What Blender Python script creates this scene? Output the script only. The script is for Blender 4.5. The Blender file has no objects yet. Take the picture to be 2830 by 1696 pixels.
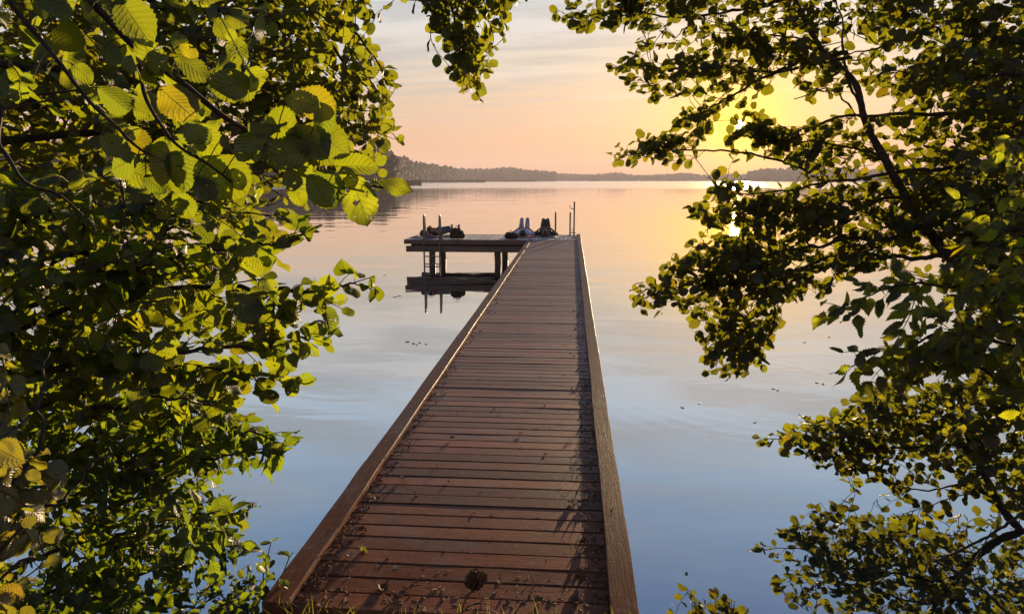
import bpy, bmesh, math, random
import numpy as np
from mathutils import Vector, Matrix
PI = math.pi
R = math.radians
sc = bpy.context.scene
COL = sc.collection

# ------------------------------------------------------------------ camera
FPX, CW, CH = 2000.0, 2830.0, 1696.0
CAMZ, PITCH, YAW = 2.44, R(9.95), R(4.65)
cam_data = bpy.data.cameras.new('camera')
cam = bpy.data.objects.new('camera', cam_data)
COL.objects.link(cam)
cam.location = (0, 0, CAMZ)
cam.rotation_euler = (PI / 2 - PITCH, 0, YAW)
cam_data.sensor_width = 36.0
cam_data.lens = FPX / CW * 36.0
cam_data.clip_start, cam_data.clip_end = 0.05, 9000
sc.camera = cam

# ------------------------------------------------------------------ sun and sky
SUN_EL, SUN_AZ = R(3.95), R(12.4)          # azimuth from +Y towards +X
SUN_DIR = Vector((math.sin(SUN_AZ) * math.cos(SUN_EL), math.cos(SUN_AZ) * math.cos(SUN_EL), math.sin(SUN_EL)))
sl = bpy.data.lights.new('sun', 'SUN')
sl.energy, sl.angle, sl.color = 5.0, R(0.53), (1.0, 0.73, 0.42)
so = bpy.data.objects.new('sun', sl)
so.rotation_euler = SUN_DIR.to_track_quat('Z', 'Y').to_euler()
so.location = (60, 260, 60)
COL.objects.link(so)

world = bpy.data.worlds.new('World')
sc.world = world
world.use_nodes = True
SKY_RAMP = [(0.0, (.80, .43, .28)), (3.0, (.84, .51, .34)), (6.0, (.80, .59, .43)), (9.0, (.75, .68, .59)),
            (13.0, (.74, .79, .83)), (17.0, (.62, .78, .95)), (23.0, (.37, .57, .82)), (31.0, (.14, .28, .54)),
            (50.0, (.07, .14, .30))]


def build_world():
    nt = world.node_tree
    N, L = nt.nodes, nt.links
    N.clear()
    out = N.new('ShaderNodeOutputWorld')
    bg = N.new('ShaderNodeBackground')
    bg.inputs['Strength'].default_value = 0.05
    L.new(bg.outputs[0], out.inputs['Surface'])

    def math_(op, a, b=None, c=None, clamp=False):
        n = N.new('ShaderNodeMath'); n.operation = op; n.use_clamp = clamp
        for i, v in enumerate((a, b, c)):
            if v is None: continue
            if isinstance(v, (int, float)): n.inputs[i].default_value = v
            else: L.new(v, n.inputs[i])
        return n.outputs[0]

    def maprange(v, a, b, c, d, smooth=True):
        n = N.new('ShaderNodeMapRange'); n.interpolation_type = 'SMOOTHSTEP' if smooth else 'LINEAR'
        L.new(v, n.inputs['Value'])
        for k, x in zip(('From Min', 'From Max', 'To Min', 'To Max'), (a, b, c, d)): n.inputs[k].default_value = x
        return n.outputs[0]

    def vmath(op, a, b):
        n = N.new('ShaderNodeVectorMath'); n.operation = op
        L.new(a, n.inputs[0])
        if isinstance(b, (tuple, list, Vector)): n.inputs[1].default_value = b
        else: L.new(b, n.inputs[1])
        return n

    def mixc(kind, f, a, b):
        n = N.new('ShaderNodeMix'); n.data_type = 'RGBA'; n.blend_type = kind
        for s, v in ((n.inputs['Factor'], f), (n.inputs['A'], a), (n.inputs['B'], b)):
            if isinstance(v, (int, float)): s.default_value = v
            elif isinstance(v, tuple): s.default_value = (*v, 1)
            else: L.new(v, s)
        return n.outputs['Result']
    tc = N.new('ShaderNodeTexCoord')
    d = tc.outputs['Generated']
    sep = N.new('ShaderNodeSeparateXYZ'); L.new(d, sep.inputs[0])
    z = sep.outputs['Z']
    sky = N.new('ShaderNodeTexSky'); sky.sky_type = 'NISHITA'; sky.sun_disc = False
    sky.sun_elevation, sky.sun_rotation = SUN_EL, SUN_AZ
    sky.dust_density = 3.0
    ramp = N.new('ShaderNodeValToRGB')
    el = ramp.color_ramp.elements
    while len(el) < len(SKY_RAMP): el.new(0.5)
    for e, (deg, c) in zip(el, SKY_RAMP):
        e.position = math.sin(R(deg)) / 0.8
        e.color = (*c, 1)
    L.new(math_('DIVIDE', z, 0.8, clamp=True), ramp.inputs[0])
    # thin streaks of high cloud, laid out on a plane overhead
    zz = math_('MAXIMUM', z, 0.03)
    px = math_('DIVIDE', sep.outputs['X'], zz)
    py = math_('DIVIDE', sep.outputs['Y'], zz)
    comb = N.new('ShaderNodeCombineXYZ')
    L.new(math_('MULTIPLY', px, 0.55), comb.inputs[0])
    L.new(math_('MULTIPLY', math_('ADD', py, math_('MULTIPLY', px, 0.25)), 1.5), comb.inputs[1])
    nz = N.new('ShaderNodeTexNoise'); nz.inputs['Scale'].default_value = 1.1; nz.inputs['Detail'].default_value = 7
    nz.inputs['Roughness'].default_value = 0.62; nz.inputs['Distortion'].default_value = 0.4
    L.new(comb.outputs[0], nz.inputs['Vector'])
    cl = maprange(nz.outputs['Fac'], 0.42, 0.62, 0, 1)
    band = math_('MULTIPLY', maprange(z, 0.04, 0.15, 0, 1), maprange(z, 0.32, 0.55, 1, 0.12))
    clf = math_('MULTIPLY', math_('MULTIPLY', cl, band), 0.62)
    c1 = mixc('MIX', clf, ramp.outputs[0], (.46, .48, .50))
    nz2 = N.new('ShaderNodeTexNoise'); nz2.inputs['Scale'].default_value = 0.9; nz2.inputs['Detail'].default_value = 5
    cmb2 = vmath('ADD', comb.outputs[0], (7.3, 3.1, 2.0)); L.new(cmb2.outputs[0], nz2.inputs['Vector'])
    cl2 = maprange(nz2.outputs['Fac'], 0.5, 0.72, 0, 0.5)
    c1 = mixc('MIX', math_('MULTIPLY', cl2, band), c1, (.88, .81, .74))
    # the half of the sky away from the sun is dimmer
    hd = vmath('DOT_PRODUCT', d, (math.sin(SUN_AZ), math.cos(SUN_AZ), 0)).outputs['Value']
    dim = maprange(hd, -0.7, 0.45, 0.55, 1.0)
    c2 = mixc('MULTIPLY', 1.0, c1, dim)
    # aureole round the low sun
    dp = vmath('DOT_PRODUCT', d, tuple(SUN_DIR)).outputs['Value']
    ang = math_('ARCCOSINE', math_('MINIMUM', dp, 0.9999999))
    g1 = math_('EXPONENT', math_('MULTIPLY', math_('POWER', math_('DIVIDE', ang, R(4.4)), 1.3), -1.0))
    g2 = math_('EXPONENT', math_('MULTIPLY', math_('DIVIDE', ang, R(11.0)), -1.0))
    disc = maprange(ang, R(0.20), R(0.42), 1, 0)
    g0 = math_('EXPONENT', math_('MULTIPLY', math_('DIVIDE', ang, R(1.2)), -1.0))

    def addc(c, f, col):
        m = N.new('ShaderNodeVectorMath'); m.operation = 'SCALE'
        m.inputs[0].default_value = col; L.new(f, m.inputs['Scale'])
        a = N.new('ShaderNodeVectorMath'); a.operation = 'ADD'
        L.new(c, a.inputs[0]); L.new(m.outputs[0], a.inputs[1])
        return a.outputs[0]
    c3 = mixc('MIX', math_('MULTIPLY', g1, 1.0, clamp=True), c2, (1.25, .70, .0))
    c3 = addc(c3, g2, (.08, .03, .0))
    c3 = addc(c3, g0, (2.0, 1.0, .08))
    c3 = addc(c3, disc, (40, 28, 12))
    sc10 = N.new('ShaderNodeVectorMath'); sc10.operation = 'SCALE'; L.new(c3, sc10.inputs[0]); sc10.inputs['Scale'].default_value = 6.1
    skn = N.new('ShaderNodeVectorMath'); skn.operation = 'SCALE'; L.new(sky.outputs[0], skn.inputs[0]); skn.inputs['Scale'].default_value = 0.07
    fin = N.new('ShaderNodeVectorMath'); fin.operation = 'ADD'
    L.new(sc10.outputs[0], fin.inputs[0]); L.new(skn.outputs[0], fin.inputs[1])
    L.new(fin.outputs[0], bg.inputs['Color'])


build_world()
sc.view_settings.view_transform = 'Standard'
sc.view_settings.look = 'None'
sc.view_settings.exposure = 1.6
sc.view_settings.gamma = 1.0
sc.render.engine = 'CYCLES'
cy = sc.cycles
cy.use_denoising = True
cy.max_bounces, cy.diffuse_bounces, cy.glossy_bounces = 8, 3, 3
cy.transmission_bounces, cy.transparent_max_bounces, cy.volume_bounces = 4, 6, 0
cy.sample_clamp_indirect = 4.0
cy.caustics_reflective = cy.caustics_refractive = False

# ------------------------------------------------------------------ helpers
_f = Vector((-math.sin(YAW), math.cos(YAW), 0))
_r = np.array((math.cos(YAW), math.sin(YAW), 0))
_fw = np.array(_f) * math.cos(PITCH) - np.array((0, 0, 1)) * math.sin(PITCH)
_up = np.array(_f) * math.sin(PITCH) + np.array((0, 0, 1)) * math.cos(PITCH)
CAMP = np.array((0, 0, CAMZ))
DS = 2476.0 / 2830.0


def at(x, y, d):
    """a world point from a position in the photograph (2476 px wide) and a distance"""
    sx, sy = x / DS, y / DS
    return CAMP + d * (_fw + _r * (sx - 1415) / FPX + _up * (848 - sy) / FPX)


def ats(sx, sy, d): return at(sx * DS, sy * DS, d)


def on_level(sx, sy, z):
    v = _fw + _r * (sx - 1415) / FPX + _up * (848 - sy) / FPX
    return CAMP + v * ((z - CAMZ) / v[2])


def unit(v):
    v = np.asarray(v, float)
    return v / (np.linalg.norm(v, axis=-1, keepdims=True) + 1e-12)


def tag(o, label=None, cat=None, group=None, kind=None):
    if label: o['label'] = label
    if cat: o['category'] = cat
    if group: o['group'] = group
    if kind: o['kind'] = kind
    return o


def thing(name, label, cat, loc=(0, 0, 0), group=None):
    o = bpy.data.objects.new(name, None)
    o.empty_display_size = 0.2
    COL.objects.link(o)
    o.location = loc
    return tag(o, label, cat, group)


def link(name, me, mat=None, parent=None, smooth=False):
    """world-space mesh made a child of parent without moving it"""
    o = bpy.data.objects.new(name, me)
    COL.objects.link(o)
    if mat is not None: me.materials.append(mat)
    if len(me.polygons): me.polygons.foreach_set('use_smooth', [bool(smooth)] * len(me.polygons))
    if parent is not None:
        o.parent = parent
        p, off = parent, Vector((0, 0, 0))
        while p is not None:
            off += Vector(p.location); p = p.parent
        # meshes are built in world space; bring them into the parent's space
        n = len(me.vertices)
        co = np.empty(n * 3, np.float32); me.vertices.foreach_get('co', co)
        co = co.reshape(-1, 3) - np.array(off, np.float32)
        me.vertices.foreach_set('co', co.ravel()); me.update()
    return o


def mesh_np(name, V, F, UV=None, corner_mat=None):
    """F: (n,4) or (n,3) int array"""
    me = bpy.data.meshes.new(name)
    V = np.asarray(V, np.float32); F = np.asarray(F, np.int32)
    n, k = F.shape
    me.vertices.add(len(V)); me.vertices.foreach_set('co', V.ravel())
    me.loops.add(n * k); me.loops.foreach_set('vertex_index', F.ravel())
    me.polygons.add(n)
    me.polygons.foreach_set('loop_start', np.arange(0, n * k, k, dtype=np.int32))
    if UV is not None:
        uvl = me.uv_layers.new(name='UVMap')
        uvl.data.foreach_set('uv', np.asarray(UV, np.float32)[F.ravel()].ravel())
    me.update(calc_edges=True)
    me.validate()
    return me


class MB:
    """collects quads"""
    def __init__(s): s.V, s.F, s.n = [], [], 0

    def add(s, V, F):
        s.V.append(np.asarray(V, float)); s.F.append(np.asarray(F, int) + s.n); s.n += len(V)

    def box(s, c, size, rot=None, taper=1.0):
        hx, hy, hz = (x / 2 for x in size)
        v = np.array([(-hx, -hy, -hz), (hx, -hy, -hz), (hx, hy, -hz), (-hx, hy, -hz),
                      (-hx * taper, -hy * taper, hz), (hx * taper, -hy * taper, hz), (hx * taper, hy * taper, hz), (-hx * taper, hy * taper, hz)])
        if rot is not None: v = v @ np.array(rot).T
        s.add(v + np.array(c), [(0, 3, 2, 1), (4, 5, 6, 7), (0, 1, 5, 4), (1, 2, 6, 5), (2, 3, 7, 6), (3, 0, 4, 7)])

    def tube(s, pts, rad, sides=6, caps=True):
        pts = np.asarray(pts, float); m = len(pts)
        rad = np.broadcast_to(np.asarray(rad, float), (m,))
        t = unit(np.gradient(pts, axis=0))
        ref = np.array((0.31, 0.17, 0.93)) if abs(t[0][2]) < 0.9 else np.array((1.0, 0.2, 0.1))
        a = unit(np.cross(t, ref)); b = np.cross(t, a)
        an = np.linspace(0, 2 * PI, sides, endpoint=False)
        V = (pts[:, None, :] + rad[:, None, None] * (a[:, None, :] * np.cos(an)[None, :, None] + b[:, None, :] * np.sin(an)[None, :, None])).reshape(-1, 3)
        i = np.arange(m - 1)[:, None] * sides; j = np.arange(sides)[None, :]; j2 = (j + 1) % sides
        F = np.stack([i + j, i + j2, i + sides + j2, i + sides + j], -1).reshape(-1, 4)
        if caps:
            V = np.vstack([V, pts[0], pts[-1]])
            c0, c1 = m * sides, m * sides + 1
            extra = []
            for q in range(0, sides, 2):
                extra.append((c0, (q + 2) % sides, (q + 1) % sides, q))
                o = (m - 1) * sides
                extra.append((c1, o + q, o + (q + 1) % sides, o + (q + 2) % sides))
            F = np.vstack([F, extra])
        s.add(V, F)

    def build(s, name, mat, parent=None, smooth=False):
        me = mesh_np(name, np.vstack(s.V), np.vstack(s.F))
        return link(name, me, mat, parent, smooth)


def catmull(P, n=8):
    P = np.asarray(P, float)
    if len(P) == 2: return P[0] + (P[1] - P[0]) * np.linspace(0, 1, n + 1)[:, None]
    Q = np.vstack([2 * P[0] - P[1], P, 2 * P[-1] - P[-2]])
    out = []
    t = np.linspace(0, 1, n, endpoint=False)[:, None]
    for i in range(1, len(Q) - 2):
        a, b, c, d = Q[i - 1], Q[i], Q[i + 1], Q[i + 2]
        out.append(0.5 * (2 * b + (c - a) * t + (2 * a - 5 * b + 4 * c - d) * t ** 2 + (3 * b - a - 3 * c + d) * t ** 3))
    out.append(P[-1:])
    return np.vstack(out)


# ------------------------------------------------------------------ materials
class Mat:
    def __init__(s, name):
        s.m = bpy.data.materials.new(name); s.m.use_nodes = True
        s.nt = s.m.node_tree; s.N, s.L = s.nt.nodes, s.nt.links
        s.N.clear(); s.out = s.N.new('ShaderNodeOutputMaterial')

    def new(s, t, **kw):
        n = s.N.new('ShaderNode' + t)
        for k, v in kw.items(): setattr(n, k, v)
        return n

    def set(s, sock, v):
        if isinstance(v, bpy.types.NodeSocket): s.L.new(v, sock)
        elif isinstance(v, tuple) and len(v) == 3 and len(sock.default_value) == 4: sock.default_value = (*v, 1)
        else: sock.default_value = v

    def math(s, op, a, b=None, clamp=False):
        n = s.new('Math', operation=op, use_clamp=clamp)
        s.set(n.inputs[0], a)
        if b is not None: s.set(n.inputs[1], b)
        return n.outputs[0]

    def mix(s, f, a, b, kind='MIX'):
        n = s.new('Mix', data_type='RGBA', blend_type=kind)
        s.set(n.inputs['Factor'], f); s.set(n.inputs['A'], a); s.set(n.inputs['B'], b)
        return n.outputs['Result']

    def rng(s, v, a, b, c, d, smooth=True):
        n = s.new('MapRange', interpolation_type='SMOOTHSTEP' if smooth else 'LINEAR')
        s.set(n.inputs['Value'], v)
        for k, x in zip(('From Min', 'From Max', 'To Min', 'To Max'), (a, b, c, d)): n.inputs[k].default_value = x
        return n.outputs[0]

    def noise(s, scale, detail=4, rough=0.55, vec=None, stretch=None, dist=0.0):
        if vec is None: vec = s.new('TexCoord').outputs['Object']
        if stretch:
            mp = s.new('Mapping'); s.L.new(vec, mp.inputs[0]); mp.inputs['Scale'].default_value = stretch; vec = mp.outputs[0]
        n = s.new('TexNoise'); s.L.new(vec, n.inputs['Vector'])
        n.inputs['Scale'].default_value = scale; n.inputs['Detail'].default_value = detail
        n.inputs['Roughness'].default_value = rough; n.inputs['Distortion'].default_value = dist
        return n.outputs['Fac']

    def bump(s, h, strength=0.3, dist=0.01):
        n = s.new('Bump'); n.inputs['Strength'].default_value = strength; n.inputs['Distance'].default_value = dist
        s.L.new(h, n.inputs['Height'])
        return n.outputs[0]

    def pbr(s, color, rough=0.6, normal=None, metal=0.0, spec=0.5):
        b = s.new('BsdfPrincipled')
        s.set(b.inputs['Base Color'], color); s.set(b.inputs['Roughness'], rough)
        b.inputs['Metallic'].default_value = metal; b.inputs['Specular IOR Level'].default_value = spec
        if normal is not None: s.L.new(normal, b.inputs['Normal'])
        s.L.new(b.outputs[0], s.out.inputs['Surface'])
        return b


def simple(name, col, col2=None, scale=30, rough=0.7, metal=0.0, bump=0.2, spec=0.4):
    m = Mat(name)
    n = m.noise(scale, 5, 0.6)
    c = m.mix(m.rng(n, .3, .7, 0, 1), col, col2 or tuple(x * 0.6 for x in col))
    m.pbr(c, rough, m.bump(n, bump, 0.004) if bump else None, metal, spec)
    return m.m


def leaf_material(name, tr, df, yellow=0.1, veins=8.0, spots=0.15, gloss=0.03, holes=0.0):
    m = Mat(name)
    uv = m.new('UVMap').outputs[0]
    sep = m.new('SeparateXYZ'); m.L.new(uv, sep.inputs[0])
    u = m.math('ABSOLUTE', m.math('SUBTRACT', m.math('MULTIPLY', sep.outputs['X'], 2.0), 1.0))
    v = sep.outputs['Y']
    s = m.math('SUBTRACT', m.math('MULTIPLY', v, veins), m.math('MULTIPLY', u, veins * 0.30))
    wob = m.noise(38, 2, 0.5)
    s = m.math('ADD', s, m.math('MULTIPLY', m.math('SUBTRACT', wob, 0.5), 0.9))
    tri = m.math('ABSOLUTE', m.math('SUBTRACT', m.math('FRACT', s), 0.5))
    vein = m.rng(tri, 0.40, 0.49, 0, 1)
    mid = m.rng(u, 0.02, 0.07, 1, 0)
    vm = m.math('MAXIMUM', m.math('MULTIPLY', vein, 0.55), mid)
    rnd = m.new('NewGeometry').outputs['Random Per Island']
    rnd2 = m.math('FRACT', m.math('MULTIPLY', rnd, 17.31))
    rnd3 = m.math('FRACT', m.math('MULTIPLY', rnd, 53.77))
    var = m.math('ADD', 0.72, m.math('MULTIPLY', rnd2, 0.5))
    tcol = m.mix(m.rng(rnd3, 1 - yellow * 2, 1, 0, 1), tr, (tr[0] * 1.25, tr[1] * 0.92, tr[2]))
    tcol = m.mix(m.math('MULTIPLY', m.rng(rnd3, 0.0, 0.35, 1, 0), 0.6), tcol, (tr[0] * 0.62, tr[1] * 0.85, tr[2] * 1.6))
    tcol = m.mix(1.0, tcol, var, 'MULTIPLY')
    tcol = m.mix(m.math('MULTIPLY', m.math('MULTIPLY', vm, m.rng(m.noise(20, 2, .5), .3, .7, .35, 1)), 0.5), tcol, (tr[0] * .35, tr[1] * .30, tr[2] * .5))
    fine = m.noise(160, 3, 0.6)
    tcol = m.mix(m.math('MULTIPLY', fine, 0.25), tcol, (tr[0] * .6, tr[1] * .62, tr[2]))
    ns = m.noise(55, 2, 0.5)
    sp = m.math('MULTIPLY', m.rng(ns, 0.66, 0.72, 0, 1), m.rng(rnd2, 1 - spots * 2, 1, 0, 1))
    tcol = m.mix(sp, tcol, (.05, .02, .004))
    dcol = m.mix(sp, m.mix(m.math('MULTIPLY', vm, 0.4), df, (df[0] * 1.8, df[1] * 1.6, df[2] * 1.6)), (.05, .025, .012))
    nrm = m.bump(m.math('SUBTRACT', m.rng(tri, 0.25, 0.5, 1, 0), m.math('MULTIPLY', mid, 1.2)), 0.5, 0.0035)
    d = m.new('BsdfDiffuse'); m.set(d.inputs['Color'], dcol); m.L.new(nrm, d.inputs['Normal'])
    t = m.new('BsdfTranslucent'); m.set(t.inputs['Color'], tcol); m.L.new(nrm, t.inputs['Normal'])
    a = m.new('AddShader'); m.L.new(d.outputs[0], a.inputs[0]); m.L.new(t.outputs[0], a.inputs[1])
    g = m.new('BsdfGlossy'); g.inputs['Roughness'].default_value = 0.42; g.inputs['Color'].default_value = (1, 1, 1, 1)
    m.L.new(nrm, g.inputs['Normal'])
    mx = m.new('MixShader'); mx.inputs[0].default_value = gloss
    m.L.new(a.outputs[0], mx.inputs[1]); m.L.new(g.outputs[0], mx.inputs[2])
    res = mx.outputs[0]
    if holes:
        hn = m.noise(75, 2, 0.45)
        hf = m.math('MULTIPLY', m.rng(hn, .655, .665, 0, 1, False), m.rng(rnd2, 1 - holes, 1 - holes + .01, 0, 1, False))
        tp = m.new('BsdfTransparent'); m2 = m.new('MixShader')
        m.L.new(hf, m2.inputs[0]); m.L.new(res, m2.inputs[1]); m.L.new(tp.outputs[0], m2.inputs[2]); res = m2.outputs[0]
    m.L.new(res, m.out.inputs['Surface'])
    return m.m


M = {}
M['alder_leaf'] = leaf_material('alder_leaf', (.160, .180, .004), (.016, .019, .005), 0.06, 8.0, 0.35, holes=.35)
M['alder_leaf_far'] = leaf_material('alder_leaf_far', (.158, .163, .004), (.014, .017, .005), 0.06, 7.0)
M['alder_leaf_shaded'] = leaf_material('alder_leaf_shaded', (.125, .122, .003), (.013, .015, .005), 0.06, 7.0)  # shaded copy of the alder leaf: right-hand crowns' shade put into the colour
M['shrub_leaf'] = leaf_material('shrub_leaf', (.115, .150, .004), (.015, .022, .007), 0.06, 6.0, 0.08)
M['box_elder_leaf'] = leaf_material('box_elder_leaf', (.25, .26, .006), (.016, .019, .006), 0.08, 9.0)
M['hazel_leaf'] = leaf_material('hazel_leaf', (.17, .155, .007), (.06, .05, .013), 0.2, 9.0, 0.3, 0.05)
M['bark'] = simple('bark', (.055, .034, .022), (.022, .014, .010), 60, 0.85, bump=0.6)
M['bark_grey'] = simple('bark_grey', (.10, .065, .042), (.04, .026, .018), 45, 0.85, bump=0.6)
M['twig'] = simple('twig', (.06, .032, .017), (.03, .016, .009), 80, 0.7, bump=0)


def wood_material(name, axis, c1, c2, c3, plank=True, moss=0.0, stain=(.30, .27, .24), stain_amt=0.25, rough=0.62, spec=.35):
    m = Mat(name)
    st = {'x': (0.9, 26, 26), 'y': (26, 0.9, 26), 'z': (26, 26, 0.9)}[axis]
    co = m.new('TexCoord').outputs['Object']
    rnd = m.new('NewGeometry').outputs['Random Per Island']
    off = m.new('CombineXYZ'); m.L.new(m.math('MULTIPLY', rnd, 37.0), off.inputs[0]); m.L.new(m.math('MULTIPLY', rnd, 11.0), off.inputs[1])
    va = m.new('VectorMath', operation='ADD'); m.L.new(co, va.inputs[0]); m.L.new(off.outputs[0], va.inputs[1])
    g = m.noise(3.0, 6, 0.62, va.outputs[0], st, 0.3)
    g2 = m.noise(11.0, 3, 0.6, va.outputs[0], st, 0.1)
    bl = m.noise(2.6, 4, 0.6, va.outputs[0])
    sp = m.noise(70, 3, 0.6, co)
    sp2 = m.noise(24, 4, 0.65, co)
    c = m.mix(m.rng(g, .32, .68, 0, 1), c1, c2)
    c = m.mix(m.math('MULTIPLY', m.rng(g2, .52, .72, 0, 1), 0.9), c, c3)
    c = m.mix(m.math('MULTIPLY', m.rng(bl, .4, .7, 0, 1), 0.55), c, tuple(x * .5 for x in c1))
    bl2 = m.noise(1.7, 5, 0.65, va.outputs[0], (1.0, 2.5, 1.0) if axis == 'x' else (2.5, 1.0, 1.0))
    gy = sum(c1) / 3
    c = m.mix(m.math('MULTIPLY', m.rng(bl2, .5, .68, 0, 1), 0.45), c, (gy * 1.35, gy * 1.15, gy * 1.05))
    if plank: c = m.mix(1.0, c, m.math('ADD', .58, m.math('MULTIPLY', rnd, .84)), 'MULTIPLY')
    c = m.mix(m.math('MULTIPLY', m.math('MULTIPLY', m.rng(sp2, .54, .66, 0, 1), m.rng(sp, .4, .6, 0, 1)), stain_amt), c, stain)
    c = m.mix(m.math('MULTIPLY', m.rng(sp, .72, .76, 0, 1), 0.35), c, (.30, .25, .21))
    h = m.math('ADD', m.math('ADD', m.math('MULTIPLY', g2, 0.9), m.math('MULTIPLY', g, .7)), m.math('MULTIPLY', sp, .5))
    nrm = m.bump(h, 0.5, 0.003)
    d = m.new('BsdfDiffuse'); m.set(d.inputs['Color'], c); m.L.new(nrm, d.inputs['Normal'])
    gl = m.new('BsdfGlossy'); m.set(gl.inputs['Roughness'], m.rng(g, .3, .7, rough - .25, rough - .1)); m.L.new(nrm, gl.inputs['Normal'])
    mx = m.new('MixShader'); lw = m.new('LayerWeight'); lw.inputs['Blend'].default_value = .5
    m.L.new(m.rng(lw.outputs['Facing'], .5, .92, spec * .1, spec, False), mx.inputs[0])
    m.L.new(d.outputs[0], mx.inputs[1]); m.L.new(gl.outputs[0], mx.inputs[2]); m.L.new(mx.outputs[0], m.out.inputs['Surface'])
    return m.m


M['deck'] = wood_material('deck_wood', 'x', (.255, .092, .050), (.175, .064, .036), (.055, .023, .016), rough=.68, spec=.20, stain_amt=.16)
M['deck_y'] = wood_material('platform_wood', 'y', (.40, .21, .135), (.30, .155, .10), (.14, .075, .05))
M['kerb'] = wood_material('kerb_wood', 'y', (.17, .068, .038), (.115, .047, .028), (.055, .026, .017), False, stain=(.26, .20, .165), stain_amt=0.6, spec=.10)
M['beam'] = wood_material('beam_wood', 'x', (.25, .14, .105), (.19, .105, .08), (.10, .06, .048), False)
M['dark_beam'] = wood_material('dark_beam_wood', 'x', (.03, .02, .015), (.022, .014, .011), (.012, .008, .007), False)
M['pile'] = wood_material('pile_wood', 'z', (.14, .085, .06), (.09, .056, .042), (.045, .03, .023), False)
M['steel'] = simple('galvanised_steel', (.15, .16, .19), (.10, .11, .13), 40, 0.42, 0.35, 0.08)


def water_material():
    m = Mat('lake_water')
    co = m.new('TexCoord').outputs['Object']
    geo = m.new('NewGeometry')
    sp = m.new('SeparateXYZ'); m.L.new(geo.outputs['Position'], sp.inputs[0])
    dist = m.math('SQRT', m.math('ADD', m.math('POWER', sp.outputs['X'], 2.0), m.math('POWER', sp.outputs['Y'], 2.0)))
    big = m.noise(0.22, 2, 0.5, co, (0.45, 1.0, 1), 0.6)
    mid = m.noise(0.9, 3, 0.5, co, (0.5, 1.2, 1), 0.8)
    fine = m.noise(5.0, 2, 0.5, co, (0.7, 1.2, 1), 0.3)
    h = m.math('ADD', m.math('ADD', m.math('MULTIPLY', big, 1.0), m.math('MULTIPLY', mid, 0.10)), m.math('MULTIPLY', fine, 0.008))
    for cx, cy_, k, amp in ((2.2, 8.6, 26.0, .0028), (-2.6, 9.4, 22.0, .002)):
        dx = m.math('SUBTRACT', sp.outputs['X'], cx); dy = m.math('SUBTRACT', sp.outputs['Y'], cy_)
        rr_ = m.math('SQRT', m.math('ADD', m.math('MULTIPLY', dx, dx), m.math('MULTIPLY', dy, dy)))
        rr_ = m.math('ADD', rr_, m.math('MULTIPLY', mid, 0.5))
        env = m.math('MULTIPLY', m.rng(rr_, .6, 1.6, 0, 1), m.rng(rr_, 2.2, 3.6, 1, 0))
        h = m.math('ADD', h, m.math('MULTIPLY', m.math('MULTIPLY', m.math('SINE', m.math('MULTIPLY', rr_, k)), env), amp))
    near = m.new('Bump'); near.inputs['Distance'].default_value = 0.045; near.inputs['Strength'].default_value = 0.8
    m.L.new(h, near.inputs['Height'])
    # a wind-ruffled belt far out
    wob = m.noise(0.02, 3, 0.6, co, (0.3, 1, 1))
    dd = m.math('ADD', dist, m.math('MULTIPLY', m.math('SUBTRACT', wob, 0.5), 150.0))
    far = m.math('MULTIPLY', m.rng(dd, 175, 235, 0, 1), m.rng(wob, .25, .5, .55, 1))
    fr = m.new('Fresnel'); fr.inputs['IOR'].default_value = 1.33
    m.L.new(near.outputs[0], fr.inputs['Normal'])
    g = m.new('BsdfGlossy'); g.inputs['Color'].default_value = (1, 1, 1, 1)
    m.L.new(m.rng(far, 0, 1, 0.012, 0.17, False), g.inputs['Roughness'])
    m.L.new(near.outputs[0], g.inputs['Normal'])
    d = m.new('BsdfDiffuse'); d.inputs['Color'].default_value = (.006, .015, .022, 1)
    mx = m.new('MixShader')
    m.L.new(m.rng(fr.outputs[0], 0, 1, 0.55, 1.0, False), mx.inputs[0])
    m.L.new(d.outputs[0], mx.inputs[1]); m.L.new(g.outputs[0], mx.inputs[2])
    m.L.new(mx.outputs[0], m.out.inputs['Surface'])
    return m.m


M['water'] = water_material()
M['earth'] = simple('bank_earth', (.055, .036, .022), (.022, .015, .010), 14, 0.95, bump=0.6)
M['forest'] = simple('forest_leaves', (.050, .055, .020), (.014, .018, .009), 0.16, 0.9, bump=0)
M['reed'] = simple('reed_green', (.11, .12, .035), (.06, .075, .02), 0.8, 0.9, bump=0)

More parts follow.
